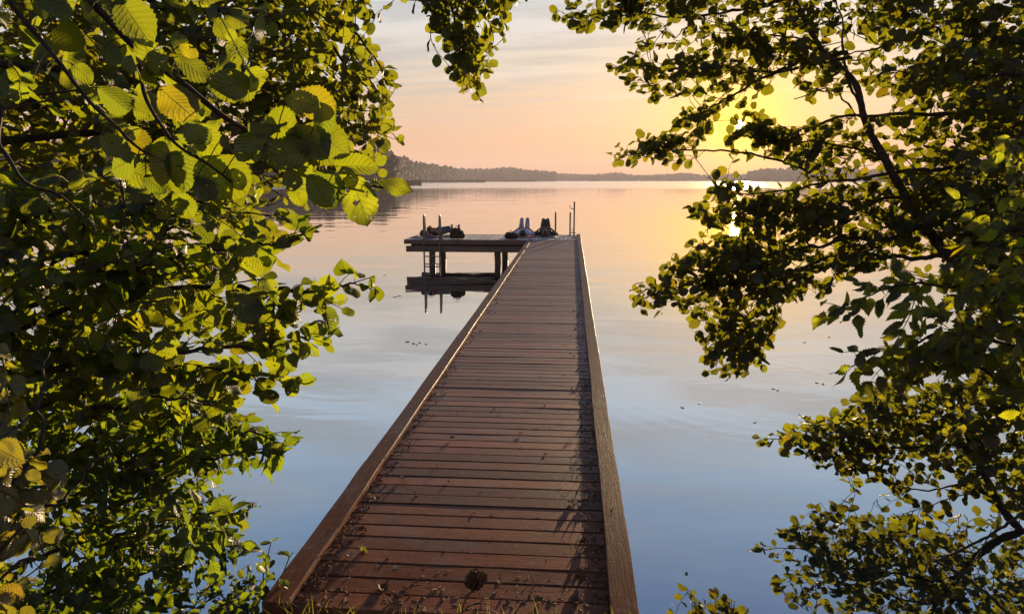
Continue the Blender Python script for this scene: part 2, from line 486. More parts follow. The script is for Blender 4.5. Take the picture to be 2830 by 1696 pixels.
# ------------------------------------------------------------------ ground, water, haze
def build_ground():
    # one sheet: near bank behind the jetty head, lake bed, far shore rising into low hills
    az = np.linspace(-PI, PI, 181)
    rr = np.array([0.0, 1.0, 1.8, 2.3, 2.5, 2.62, 2.8, 3.2, 4, 6, 10, 20, 50, 120, 220, 300, 345, 360, 420, 520, 700, 900, 1150, 1350, 1500, 1700, 2000, 3000, 5000])
    V, F = [], []
    for r_ in rr:
        for a in az:
            x, y = r_ * math.sin(a), r_ * math.cos(a)
            # near bank: everything short of the line y = 2.55 is land
            edge = 2.52 + 0.10 * math.sin(3 * x) - 0.03 * x * x if abs(x) < 3 else 2.2
            if y < edge: zn = 0.70 + min(0.5, 0.05 * max(0, edge - y - 1))
            else: zn = max(-1.6, 0.70 - (y - edge) * 3.2)
            sh = shore_dist(a)
            zf = -1.6 + max(0.0, min(2.2, (r_ - sh + 12) * 0.16)) + max(0.0, (r_ - sh - 40)) * 0.012
            zf = min(zf, 14)
            V.append((x, y, max(zn, zf) if y > 0 else zn if r_ < 200 else max(zn, 3)))
    n = len(az)
    for i in range(len(rr) - 1):
        for j in range(n - 1):
            F.append((i * n + j, i * n + j + 1, (i + 1) * n + j + 1, (i + 1) * n + j))
    me = mesh_np('ground', V, F)
    o = link('ground', me, M['earth'], None, True)
    tag(o, 'dark earth of the lake bed and its banks', 'ground', kind='structure')


SHORE = [(-PI, 330), (-0.9, 300), (-0.33, 330), (-0.255, 345), (-0.24, 560), (-0.20, 800), (-0.155, 1000), (-0.14, 1250), (-0.03, 1380), (-0.02, 1560), (0.22, 1600), (0.235, 1300), (0.5, 1150), (0.9, 900), (PI, 400)]


def shore_dist(a): return float(np.interp(a, [s[0] for s in SHORE], [s[1] for s in SHORE]))


build_ground()
me = mesh_np('water', [(-4500, -4500, 0), (4500, -4500, 0), (4500, 4500, 0), (-4500, 4500, 0)], [(0, 1, 2, 3)])
tag(link('water', me, M['water']), 'calm lake water mirroring the evening sky', 'water', kind='structure')

rs = np.random.RandomState(7)


def az_of(sx): return math.atan2((sx - 1415) / FPX, math.cos(PITCH) + math.sin(PITCH) * 0.1755) - YAW


def wood(name, label, x0, x1, dist, hfun, rows, step, seed, group='woods on the far shore'):
    """a far wood: rows of single crowns, each a ragged cluster of leaf clumps"""
    rn = np.random.RandomState(seed)
    bm = bmesh.new(); bmesh.ops.create_icosphere(bm, subdivisions=1, radius=1.0)
    iv = np.array([v.co[:] for v in bm.verts]); itri = np.array([[v.index for v in f.verts] for f in bm.faces]); bm.free()
    Vs, Fs, n = [], [], 0
    a0, a1 = az_of(x0), az_of(x1)
    for row in range(rows):
        a = a0
        while a < a1:
            d = (dist(a) if callable(dist) else dist) + 6 + row * 9 + rn.uniform(-4, 4)
            t = (a - a0) / (a1 - a0)
            h = hfun(t) * rn.uniform(.78, 1.07) * (.94 + .06 * math.sin(a * 47) + .04 * math.sin(a * 131))
            w = rn.uniform(2.6, 4.4)
            pointed = rn.rand() < 0.22
            c0 = np.array((d * math.sin(a), d * math.cos(a), 0.4))
            nk = 10 if row < 2 else 6
            for k in range(nk):
                f = (k + .5) / nk
                ww = w * (1.05 - f * (0.85 if pointed else 0.35)) * rn.uniform(.7, 1.1)
                off = rn.normal(0, .33, 3) * w * (1 - f * .7); off[2] *= .3
                p = c0 + off + np.array((0, 0, h * (0.05 + 0.86 * f)))
                sc_ = np.array((ww, ww, h * .13 * rn.uniform(.8, 1.3)))
                v = iv * (1 + rn.uniform(-.3, .3, (len(iv), 1))) * sc_ * .8
                Vs.append(p + v); Fs.append(itri + n); n += len(iv)
            a += .52 * step / d * rn.uniform(.6, 1.4)
    me = mesh_np(name, np.vstack(Vs), np.vstack(Fs))
    return tag(link(name, me, M['forest']), label, 'wood', group, 'stuff')


wood('wood', 'tall dark wood nearest the viewer on the left shore behind the leaves', -900, 1092, 330, lambda t: 17.5 if t < .94 else 15.5, 3, 4.2, 1)
wood('wood', 'dark wooded hill left of the jetty, higher than the rest of the shore', 1040, 1318, shore_dist, lambda t: 21.5 + 2 * t, 4, 4.0, 2)
wood('wood', 'long mid-height wood behind the swimming platform', 1296, 1535, lambda a: 1330, lambda t: 21 + 4.5 * math.sin(PI * min(1, t * 1.15)) - 6 * max(0, t - .8), 4, 4.6, 3)
wood('wood', 'lowest and palest wood along the middle of the horizon', 1500, 2120, lambda a: 1590, lambda t: 17 + 2.0 * math.sin(t * 23) - 2 * t, 4, 5.0, 4)
wood('wood', 'hazy wood on the right shore under the low sun', 2066, 3700, lambda a: 1280, lambda t: 20 + 3 * min(1, t * 30), 4, 4.6, 5)


def reeds():
    rn = np.random.RandomState(3)
    V, F = [], []
    for x0, x1, dist, hh, nn in ((-600, 1165, 345, 2.6, 1500), (1060, 1340, 700, 2.6, 600), (1250, 1480, 1000, 2.4, 400)):
        for _ in range(nn):
            a = az_of(rn.uniform(x0, x1)); d = dist - 12 + rn.uniform(-9, 9)
            if dist > 900: d = 960 + rn.uniform(-9, 9)
            c = np.array((d * math.sin(a), d * math.cos(a), -.1)); w = rn.uniform(.25, .6); h = hh * rn.uniform(.6, 1.1)
            r_ = np.array((math.cos(a), -math.sin(a), 0)); b = len(V)
            l = rn.uniform(-.3, .3)
            V += [c - r_ * w, c + r_ * w, c + r_ * (w * .35 + l) + (0, .3, h), c - r_ * (w * .35 - l) + (0, .3, h)]
            F.append((b, b + 1, b + 2, b + 3))
    tag(link('reed_bed', mesh_np('reed_bed', V, F), M['reed']), 'pale green reeds in the shallows before the left wood', 'reeds', kind='stuff')


reeds()


def build_haze():
    mb = MB(); mb.box((0, 900, 24), (5200, 2100, 54))
    m = Mat('haze_air')
    v = m.new('VolumePrincipled')
    v.inputs['Color'].default_value = (.72, .66, .76, 1)
    v.inputs['Density'].default_value = 0.00030
    v.inputs['Anisotropy'].default_value = 0.08
    m.L.new(v.outputs[0], m.out.inputs['Volume'])
    o = mb.build('haze', m.m)
    tag(o, 'warm evening haze over the lake', 'haze', kind='stuff')


# ------------------------------------------------------------------ jetty
DZ = 0.74           # deck level
XL, XR = -1.215, 0.285
Y0, YP, YE = 2.60, 20.70, 22.78
XPL = -4.78


def build_jetty():
    rn = np.random.RandomState(11)
    j = thing('jetty', 'long brown plank jetty with raised edge boards leading to a swimming platform', 'jetty', (-.46, 12, 0))
    # walkway boards
    mb = MB(); y = Y0; pitch = 0.1215
    while y < YP - .05:
        w = pitch - rn.uniform(.012, .0175)
        e = rn.uniform(0, .006)
        dz = rn.normal(0, .0012)
        x0, x1 = XL + .012, XR - .012
        nseg = 5
        xs = np.linspace(x0, x1, nseg + 1)
        wob = rn.normal(0, .0009, nseg + 1); wob2 = rn.normal(0, .0009, nseg + 1); cup = rn.normal(0, .0004, nseg + 1)
        b = 0.0014
        rows = []
        for (yy, zz, wv) in ((0, -.042, wob * 0), (0, -b, wob), (b, 0, wob), (w - b, 0, wob2), (w, -b, wob2), (w, -.042, wob2 * 0)):
            rows.append(np.stack([xs, y + yy + wv, DZ + zz + dz + cup], -1))
        V = np.vstack(rows); F = []
        k = nseg + 1
        for r_ in range(5):
            for q in range(nseg): F.append((r_ * k + q, r_ * k + q + 1, (r_ + 1) * k + q + 1, (r_ + 1) * k + q))
        for q in (0, nseg): F += [(q, q + k, q + 4 * k, q + 5 * k), (q + k, q + 2 * k, q + 3 * k, q + 4 * k)]
        mb.add(V, F)
        y += pitch
    mb.build('walkway_boards', M['deck'], j)
    # platform boards run the other way, edged by a border board
    mb = MB(); x = XPL + .10
    while x < XR - .06:
        w = .121 - rn.uniform(.010, .014)
        mb.box((x + w / 2, (YP + YE) / 2 + .045, DZ - .014 + rn.normal(0, .001)), (w, YE - YP - .13, .028))
        x += .121
    mb.build('platform_boards', M['deck_y'], j)
    mb = MB()
    mb.box((XPL + .045, (YP + YE) / 2, DZ - .012), (.09, YE - YP, .03))
    mb.box(((XPL + .09 + XL) / 2, YP + .045, DZ - .012), (XL - XPL - .09 - .004, .09, .03))
    mb.box(((XPL + .09 + XR) / 2, YE - .02, DZ - .012), (XR - XPL - .094, .04, .03))
    mb.build('border_board', M['deck_y'], j)
    # raised edge boards in lengths
    def kerb(xa, xb, segs, hh):
        mb = MB()
        for a, b_ in segs:
            n = 26
            ys = np.linspace(a, b_, n + 1)
            tt = np.linspace(0, 1, n + 1); ph = rn.uniform(0, 6, 6)
            wa = .0022 * np.sin(7 * tt + ph[0]) + .0012 * np.sin(17 * tt + ph[1]); wb = .0022 * np.sin(6 * tt + ph[2]) + .0012 * np.sin(19 * tt + ph[3]); wz = .0012 * np.sin(5 * tt + ph[4])
            c = .003
            prof = [(xa, DZ - .10), (xa, DZ + hh - c), (xa + c, DZ + hh), (xb - c, DZ + hh), (xb, DZ + hh - c), (xb, DZ - .03)]
            V, F = [], []
            for i, yy in enumerate(ys):
                for q, (px, pz) in enumerate(prof):
                    s_ = wa[i] if q < 3 else wb[i]
                    V.append((px + s_, yy, pz + (wz[i] if q in (1, 2, 3, 4) else 0)))
            m_ = len(prof)
            for i in range(n):
                for q in range(m_ - 1): F.append((i * m_ + q, i * m_ + q + 1, (i + 1) * m_ + q + 1, (i + 1) * m_ + q))
                F.append((i * m_ + m_ - 1, i * m_, (i + 1) * m_, (i + 1) * m_ + m_ - 1))
            for o in (0, n * m_): F += [(o, o + 1, o + 4, o + 5), (o + 1, o + 2, o + 3, o + 4)]
            mb.add(V, F)
        return mb
    kw = .108
    kerb(XL - .004, XL - .004 + kw, ((Y0 - .03, 4.05), (4.054, 8.4), (8.404, 12.7), (12.704, 17.0), (17.004, YP + .02)), .033).build('edge_board', M['kerb'], j)
    kerb(XR + .004 - kw, XR + .004, ((Y0 - .03, 5.2), (5.204, 9.5), (9.504, 13.9), (13.904, 18.2), (18.204, YE)), .033).build('edge_board', M['kerb'], j)
    # platform fascia and lower beam
    mb = MB(); mb.box(((XPL + XL) / 2 - .004, YP - .022, DZ - .062), (XL - XPL - .008, .04, .13)); mb.build('fascia_board', M['beam'], j)
    mb = MB(); mb.box((XPL - .022, (YP + YE) / 2 - .02, DZ - .062), (.04, YE - YP + .04, .126)); mb.build('fascia_board', M['beam'], j)
    mb = MB(); mb.box(((XPL + XR) / 2, YE + .022, DZ - .062), (XR - XPL, .04, .126)); mb.build('fascia_board', M['beam'], j)
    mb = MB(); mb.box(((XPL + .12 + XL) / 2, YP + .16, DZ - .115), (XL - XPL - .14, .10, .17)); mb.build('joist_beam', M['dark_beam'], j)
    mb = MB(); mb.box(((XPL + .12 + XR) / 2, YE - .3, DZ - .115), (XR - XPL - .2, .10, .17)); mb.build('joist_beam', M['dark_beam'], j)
    mb = MB(); mb.box(((XPL + XR) / 2, YP + .03, .468), (XR - XPL - .02, .12, .165)); mb.build('cross_beam', M['beam'], j)
    mb = MB(); mb.box(((XPL + XR) / 2 - .02, YE - .5, .475), (XR - XPL - .3, .12, .145)); mb.build('cross_beam', M['beam'], j)
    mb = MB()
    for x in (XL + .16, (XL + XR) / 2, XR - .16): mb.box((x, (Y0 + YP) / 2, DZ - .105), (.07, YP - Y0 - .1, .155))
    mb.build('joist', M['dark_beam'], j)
    def pile(x, y):
        mb = MB(); zs = np.linspace(-1.5, DZ - .205, 10)
        mb.tube(np.stack([x + rn.normal(0, .004, 10), y + rn.normal(0, .004, 10), zs], -1), .096 + rn.normal(0, .003, 10), 14)
        mb.build('pile', M['pile'], j, True)
    for x in (-4.05, -2.12, .10):
        pile(x, YP + .22); pile(x + .10, YP + 1.45)
    for y in (5.5, 9.5, 13.5, 17.4):
        pile(XL + .22, y); pile(XR - .22, y)
        mb = MB(); mb.box(((XL + XR) / 2, y + .13, DZ - .255), (XR - XL - .1, .08, .14)); mb.build('cross_beam', M['dark_beam'], j)
    mb = MB()
    mb.tube(catmull([(-4.27, YP - .005, .585), (-4.25, YP - .03, .60), (-4.23, YP - .03, .575), (-4.25, YP - .005, .56)], 4), .007, 6)
    mb.build('mooring_ring', M['steel'], j)
    return j


build_jetty()


def ladder(name, label, xc, yedge, sgn, w=.455):
    """bathing ladder with looped handrails; sgn -1: hangs off the near edge, +1: off the far edge"""
    t = thing(name, label, 'ladder', (xc, yedge, DZ), 'bathing ladders on the platform')
    yo = yedge + sgn * .075
    for s in (-1, 1):
        mb = MB(); x = xc + s * w / 2
        top = DZ + .70
        loop = [(x, yo - sgn * 0.0, -.55), (x, yo, DZ + .1), (x, yo - sgn * .005, DZ + .45), (x, yo - sgn * .02, top - .06),
                (x, yo - sgn * .07, top), (x, yo - sgn * .13, top - .05), (x, yo - sgn * .20, DZ + .4), (x, yo - sgn * .26, DZ + .1), (x, yo - sgn * .275, DZ + .002)]
        mb.tube(catmull(loop, 6), .024, 10)
        mb.build('handrail', M['steel'], t, True)
        mb = MB(); mb.box((x, yo - sgn * .275, DZ + .008), (.09, .09, .010)); mb.build('mounting_plate', M['steel'], t)
        mb = MB(); mb.box((x, yedge + sgn * .052, DZ - .03), (.05, .03, .05)); mb.build('bracket', M['steel'], t)
    for z in (.485, .26, .035, -.19, -.415):
        mb = MB(); mb.box((xc, yo, z), (w, .055, .026)); mb.build('rung', M['steel'], t)
    return t


ladder('swimming_ladder', 'steel bathing ladder on the near side of the platform, its rungs reaching the water', -4.00, YP, -1)
lx = (on_level(1536, 650, DZ)[0] + on_level(1574, 650, DZ)[0]) / 2
ladder('swimming_ladder', 'steel bathing ladder at the far edge beside the hooked pole, only handrails showing', lx, YE, 1)


def hook_pole():
    p = on_level(1586, 656.5, DZ)
    t = thing('hook_pole', 'thin upright steel pole with a hook near its top at the platform corner', 'pole', (p[0], p[1], DZ))
    x, y = p[0], p[1]
    mb = MB(); mb.box((x, y, DZ + .53), (.044, .044, 1.045)); mb.build('post', M['steel'], t)
    mb = MB(); mb.box((x, y, DZ + 1.056), (.054, .054, .010)); mb.build('cap', M['steel'], t)
    mb = MB(); mb.tube(catmull([(x - .02, y, DZ + .85), (x - .09, y, DZ + .86), (x - .125, y, DZ + .90), (x - .135, y, DZ + .96)], 5), .011, 7); mb.build('hook', M['steel'], t, True)
    mb = MB(); mb.tube(catmull([(x - .10, y, DZ + .15), (x - .02, y - .01, DZ + .13), (x + .06, y, DZ + .14)], 5), .010, 6)
    mb.tube(catmull([(x - .03, y, DZ + .15), (x - .06, y, DZ + .2), (x - .04, y, DZ + .26), (x - .01, y, DZ + .22)], 5), .006, 6); mb.build('cleat', M['steel'], t, True)
    mb = MB(); mb.box((x, y, DZ + .008), (.14, .12, .012)); mb.build('base_plate', M['steel'], t)


hook_pole()


# ------------------------------------------------------------------ people and bags
def blob(name, shapes, mat, parent=None, voxel=.011, smooth_iter=3):
    """one continuous surface round overlapping capsules (p0, r0, p1, r1)"""
    bm = bmesh.new()
    for p0, r0, p1, r1 in shapes:
        p0, p1 = Vector(p0), Vector(p1)
        d = p1 - p0; n = max(2, int(d.length / (min(r0, r1) * .5)) + 1) if d.length > 1e-5 else 1
        for i in range(n):
            f = i / (n - 1) if n > 1 else 0
            bmesh.ops.create_icosphere(bm, subdivisions=2, radius=r0 + (r1 - r0) * f, matrix=Matrix.Translation(p0 + d * f))
    me = bpy.data.meshes.new('tmp'); bm.to_mesh(me); bm.free()
    o = bpy.data.objects.new('tmp', me); COL.objects.link(o)
    md = o.modifiers.new('r', 'REMESH'); md.mode = 'VOXEL'; md.voxel_size = voxel
    ms = o.modifiers.new('s', 'SMOOTH'); ms.iterations = smooth_iter; ms.factor = .5
    dg = bpy.context.evaluated_depsgraph_get()
    res = bpy.data.meshes.new_from_object(o.evaluated_get(dg))
    bpy.data.objects.remove(o); bpy.data.meshes.remove(me)
    res.name = name
    return link(name, res, mat, parent, True)


def cloth(name, c1, c2=None, scale=40): return simple(name, c1, c2, scale, .85, 0, .3, .2)


M['skin'] = simple('skin', (.36, .19, .13), (.30, .15, .10), 20, .55, 0, 0)
M['hair_dark'] = simple('dark_hair', (.018, .010, .007), (.008, .005, .004), 60, .5)
M['hair_auburn'] = simple('auburn_hair', (.10, .035, .016), (.05, .018, .009), 60, .5)
M['hair_brown'] = simple('brown_hair', (.05, .024, .013), (.025, .012, .008), 60, .5)


def pattern_cloth():
    m = Mat('patterned_leggings')
    co = m.new('TexCoord').outputs['Object']
    ch = m.new('TexChecker'); m.L.new(co, ch.inputs['Vector']); ch.inputs['Scale'].default_value = 26
    ch.inputs['Color1'].default_value = (.045, .04, .10, 1); ch.inputs['Color2'].default_value = (.62, .58, .72, 1)
    wv = m.new('TexWave', bands_direction='X'); m.L.new(co, wv.inputs['Vector']); wv.inputs['Scale'].default_value = 14; wv.inputs['Distortion'].default_value = 1.0
    c = m.mix(m.math('MULTIPLY', wv.outputs['Fac'], .5), ch.outputs[0], (.5, .47, .62))
    m.pbr(c, .85, None, 0, .2)
    return m.m


M['leggings'] = pattern_cloth()
M['shirt_blue'] = cloth('pale_blue_shirt', (.68, .70, .95), (.58, .60, .88))
M['shirt_dark'] = cloth('burgundy_top', (.055, .022, .032), (.035, .015, .022))
M['trousers_olive'] = cloth('olive_trousers', (.085, .085, .055), (.06, .06, .04))
M['top_brown'] = cloth('brown_top', (.07, .03, .024), (.04, .018, .016))
M['jeans'] = cloth('grey_jeans', (.10, .105, .14), (.07, .075, .10))
M['shoe_grey'] = cloth('grey_shoe', (.30, .30, .33), (.2, .2, .22))
M['towel_red'] = cloth('coral_towel', (.46, .16, .14), (.36, .11, .10), 25)
M['towel_green'] = cloth('pale_green_towel', (.42, .52, .30), (.22, .30, .34), 12)
M['towel_blue'] = cloth('slate_blanket', (.12, .12, .17), (.07, .07, .11), 25)
M['bag_olive'] = cloth('olive_canvas', (.055, .052, .030), (.030, .030, .020), 30)
M['bag_plum'] = cloth('plum_canvas', (.060, .035, .045), (.035, .022, .030), 30)
M['bag_light'] = cloth('pale_canvas', (.30, .25, .27), (.22, .18, .20), 30)
M['strap'] = cloth('black_strap', (.02, .02, .022), None, 30)


def hand(sh, w, d, up, side):
    """palm, four fingers and a thumb starting at wrist w, pointing along d"""
    w, d, up = Vector(w), Vector(d).normalized(), Vector(up).normalized()
    s = d.cross(up).normalized() * side
    palm = w + d * .07
    sh.append((w, .026, palm, .032))
    for k, (o, l) in enumerate(((-.027, .062), (-.009, .074), (.009, .070), (.026, .054))):
        b = palm + s * o + d * .015
        m_ = b + d * l * .55 - up * .004
        sh.append((b, .0125, m_, .0115)); sh.append((m_, .0115, m_ + (d * .8 - up * .5).normalized() * l * .45, .0095))
    tb = w + d * .03 - s * .03
    sh.append((tb, .014, tb + (d * .7 - s * .7).normalized() * .05, .011))


def lying_person(label, head, hipdir, looks, knee_gap, hair, shirt, trousers, long_hair=False, knee_h=.49, head_tilt=0.0):
    """on the back, head towards the viewer, knees raised, hands folded on the belly"""
    z0 = DZ + .012
    hx, hy = head
    root = thing('person', label, 'person', (hx, hy, DZ))
    dx, dy = hipdir
    def pt(a, lat, z): return (hx + dx * a + dy * lat, hy + dy * a - dx * lat, z0 + z)     # a: from crown towards feet, lat: to the right
    body, top, trs = [], [], []
    # head, face upward
    body.append((pt(.09, head_tilt * .3, .115), .088, pt(.11, head_tilt * .4, .13), .085)); body.append((pt(.16, head_tilt * .3, .135), .07, pt(.19, head_tilt * .2, .12), .052))
    body.append((pt(.12, head_tilt, .212), .013, pt(.145, head_tilt, .222), .017))         # nose
    body.append((pt(.175, head_tilt * .6, .20), .018, pt(.178, head_tilt * .6, .202), .018))       # mouth / lips
    for s in (-1, 1):
        body.append((pt(.105, s * .034 + head_tilt, .195), .014, pt(.106, s * .034 + head_tilt, .196), .014))    # brow and eye
        body.append((pt(.115, s * .09, .11), .018, pt(.13, s * .092, .105), .014))          # ears
    body.append((pt(.17, 0, .10), .055, pt(.27, 0, .10), .058))                             # neck
    body.append((pt(.33, -.10, .10), .09, pt(.33, .10, .10), .09)); body.append((pt(.35, 0, .11), .11, pt(.75, 0, .10), .10))
    body.append((pt(.80, -.07, .10), .095, pt(.80, .07, .10), .095))
    top += [(pt(.31, -.13, .095), .085, pt(.31, .13, .095), .085), (pt(.42, -.075, .115), .105, pt(.42, .075, .115), .105),
            (pt(.55, -.06, .115), .10, pt(.55, .06, .115), .10), (pt(.70, -.055, .11), .10, pt(.70, .055, .11), .10)]
    trs += [(pt(.78, -.07, .105), .105, pt(.78, .07, .105), .105)]
    for s in (-1, 1):
        sh, el = pt(.30, s * .19, .085), pt(.48, s * .37, .05)
        wr = pt(.58, s * .15, .225)
        body += [(sh, .056, el, .042), (el, .041, wr, .028)]
        top.append((sh, .068, tuple(np.array(sh) * .45 + np.array(el) * .55), .060))
        hand(body, wr, np.array(pt(.60, s * .02, .245)) - np.array(wr), (0, 0, 1), s)
        hp, kn, an = pt(.82, s * .095, .105), pt(1.06, s * knee_gap, knee_h), pt(1.30, s * knee_gap * 1.05, .075)
        body += [(hp, .078, kn, .052), (kn, .05, an, .034)]
        trs += [(hp, .092, tuple(np.array(hp) * .5 + np.array(kn) * .5), .080), (tuple(np.array(hp) * .5 + np.array(kn) * .5), .080, kn, .062), (kn, .062, tuple(np.array(kn) * .3 + np.array(an) * .7), .046)]
        ft = pt(1.42, s * knee_gap * 1.1, .03)
        body += [(an, .036, pt(1.29, s * knee_gap * 1.05, .035), .036), (pt(1.28, s * knee_gap * 1.05, .032), .032, ft, .026)]
    blob('body', body, M['skin'], root)
    blob('shirt', top, shirt, root)
    blob('trousers', trs, trousers, root)
    hr = [(pt(.055, 0, .105), .090, pt(.085, 0, .112), .098), (pt(.10, -.03, .09), .088, pt(.10, .03, .09), .088)]
    if long_hair: hr += [(pt(.05, -.06, .06), .06, pt(.10, -.13, .03), .035), (pt(.05, .06, .06), .06, pt(.12, .14, .03), .035), (pt(.02, 0, .05), .055, pt(.0, .02, .03), .04)]
    blob('hair', hr, hair, root)
    return root


# sitting places read off the deck level
pA = on_level(1444, 656, DZ); pB = on_level(1507, 656, DZ)
lying_person('person in a pale blue shirt and patterned leggings lying knees raised on a coral towel', (pA[0], pA[1] - .02), (0.0, 1.0), 'up', .088, M['hair_dark'], M['shirt_blue'], M['leggings'], knee_h=.47)
lying_person('person in a burgundy top and olive trousers lying knees raised on a pale green towel', (pB[0], pB[1] - .02), (-.03, 1.0), 'up', .066, M['hair_auburn'], M['shirt_dark'], M['trousers_olive'], True, knee_h=.45, head_tilt=.02)


def towel(name, label, cx, cy, w, l, rot, mat, seed):
    rn = np.random.RandomState(seed)
    n, m_ = 22, 22
    V, F = [], []
    ph = rn.uniform(0, 6, 6)
    for layer in (1, 0):
        for i in range(n + 1):
            for k in range(m_ + 1):
                u, v = i / n - .5, k / m_ - .5
                z = .010 + .010 * math.sin(9 * u + ph[0]) * math.sin(7 * v + ph[1]) + .008 * math.sin(17 * u + 5 * v + ph[2])
                e = 1 + .04 * math.sin(11 * u + ph[3]) + .04 * math.sin(9 * v + ph[4])
                x, y = u * w * e, v * l * e
                V.append((cx + x * math.cos(rot) - y * math.sin(rot), cy + x * math.sin(rot) + y * math.cos(rot), DZ + .003 + (max(.006, z + .006) if layer else 0.0)))
    o = (n + 1) * (m_ + 1)
    for i in range(n):
        for k in range(m_):
            a = i * (m_ + 1) + k
            F.append((a, a + m_ + 1, a + m_ + 2, a + 1)); F.append((o + a, o + a + 1, o + a + m_ + 2, o + a + m_ + 1))
    for i in range(n):
        for k in (0, m_):
            a = i * (m_ + 1) + k; F.append((a, a + m_ + 1, o + a + m_ + 1, o + a))
            b = k * (m_ + 1) + i if k == 0 else n * (m_ + 1) + i
            F.append((b, b + 1, o + b + 1, o + b))
    tag(link(name, mesh_np(name, V, F), mat, None, True), label, 'towel')


towel('towel', 'coral red towel spread under the person in the pale blue shirt', pA[0] + .03, pA[1] + .45, .80, 1.15, .05, M['towel_red'], 1)
towel('towel', 'pale green towel spread under the person in the burgundy top', pB[0] + .03, pB[1] + .45, .66, 1.2, -.04, M['towel_green'], 2)


def person_corner():
    """lying on one side at the left corner, head to the near left, feet to the far right"""
    z0 = DZ + .02
    h = on_level(1171, 657, DZ); hx, hy = h[0], h[1]
    root = thing('person', 'person in a brown top and grey jeans curled at the left platform end', 'person', (hx, hy, DZ))
    fx, fy = on_level(1228, 652, DZ)[:2]
    d = Vector((fx - hx, fy - hy)).normalized(); px, py = d.y, -d.x
    def pt(a, lat, z): return (hx + d.x * a + px * lat, hy + d.y * a + py * lat, z0 + z)
    body, top, trs = [], [], []
    body += [(pt(.0, 0, .10), .088, pt(.03, .02, .12), .085), (pt(.07, .06, .11), .06, pt(.10, .06, .10), .05), (pt(.05, .105, .12), .014, pt(.07, .11, .12), .014),
             (pt(.04, -.08, .12), .016, pt(.05, -.08, .11), .014), (pt(.10, 0, .10), .054, pt(.20, 0, .12), .056),
             (pt(.26, 0, .10), .085, pt(.27, 0, .25), .08), (pt(.30, 0, .15), .11, pt(.62, 0, .13), .10), (pt(.68, 0, .11), .09, pt(.68, 0, .21), .085)]
    top += [(pt(.25, 0, .11), .095, pt(.26, -.01, .23), .085), (pt(.34, 0, .15), .128, pt(.60, 0, .12), .118)]
    trs += [(pt(.66, 0, .115), .105, pt(.67, 0, .19), .100)]
    # upper arm lies over the chest, lower one under the head
    body += [(pt(.26, .02, .25), .052, pt(.45, .20, .12), .042), (pt(.45, .20, .12), .040, pt(.60, .17, .05), .028), (pt(.24, .05, .06), .05, pt(.10, .20, .045), .04), (pt(.10, .20, .045), .038, pt(-.03, .10, .035), .027)]
    hand(body, pt(.60, .17, .05), np.array(pt(.70, .12, .04)) - np.array(pt(.60, .17, .05)), (0, 0, 1), 1)
    hand(body, pt(-.03, .10, .035), np.array(pt(-.10, .02, .03)) - np.array(pt(-.03, .10, .035)), (0, 0, 1), -1)
    for s, kn, an, toe in ((0, (.98, .10, .23), (1.18, .02, .10), (1.19, .05, .30)), (1, (.92, .28, .17), (1.14, .36, .10), (1.17, .36, .31))):
        hp = pt(.70, .06 * s, .12 + .05 * (1 - s)); k_, a_, t_ = pt(*kn), pt(*an), pt(*toe)
        body += [(hp, .076, k_, .052), (k_, .05, a_, .034)]
        trs += [(hp, .090, k_, .066), (k_, .066, tuple(np.array(k_) * .25 + np.array(a_) * .75), .050)]
        body += [(a_, .034, pt(an[0] + .02, an[1], .05), .036), (pt(an[0] + .02, an[1], .06), .034, tuple(np.array(t_) - (0, 0, .06)), .028)]
        blob('shoe', [(pt(an[0] + .02, an[1], .045), .045, pt(an[0] + .025, an[1], .14), .045), (pt(an[0] + .025, an[1], .14), .045, t_, .036)], M['shoe_grey'], root)
    blob('body', body, M['skin'], root); blob('shirt', top, M['top_brown'], root); blob('trousers', trs, M['jeans'], root)
    blob('hair', [(pt(-.03, -.015, .10), .092, pt(0, -.03, .125), .096), (pt(-.02, -.05, .06), .06, pt(.06, -.09, .05), .05)], M['hair_brown'], root)
    c = pt(.5, .03, 0)
    towel('blanket', 'slate grey blanket under the person at the left end', c[0], c[1], .80, 1.50, math.atan2(-d.x, d.y), M['towel_blue'], 4)


person_corner()


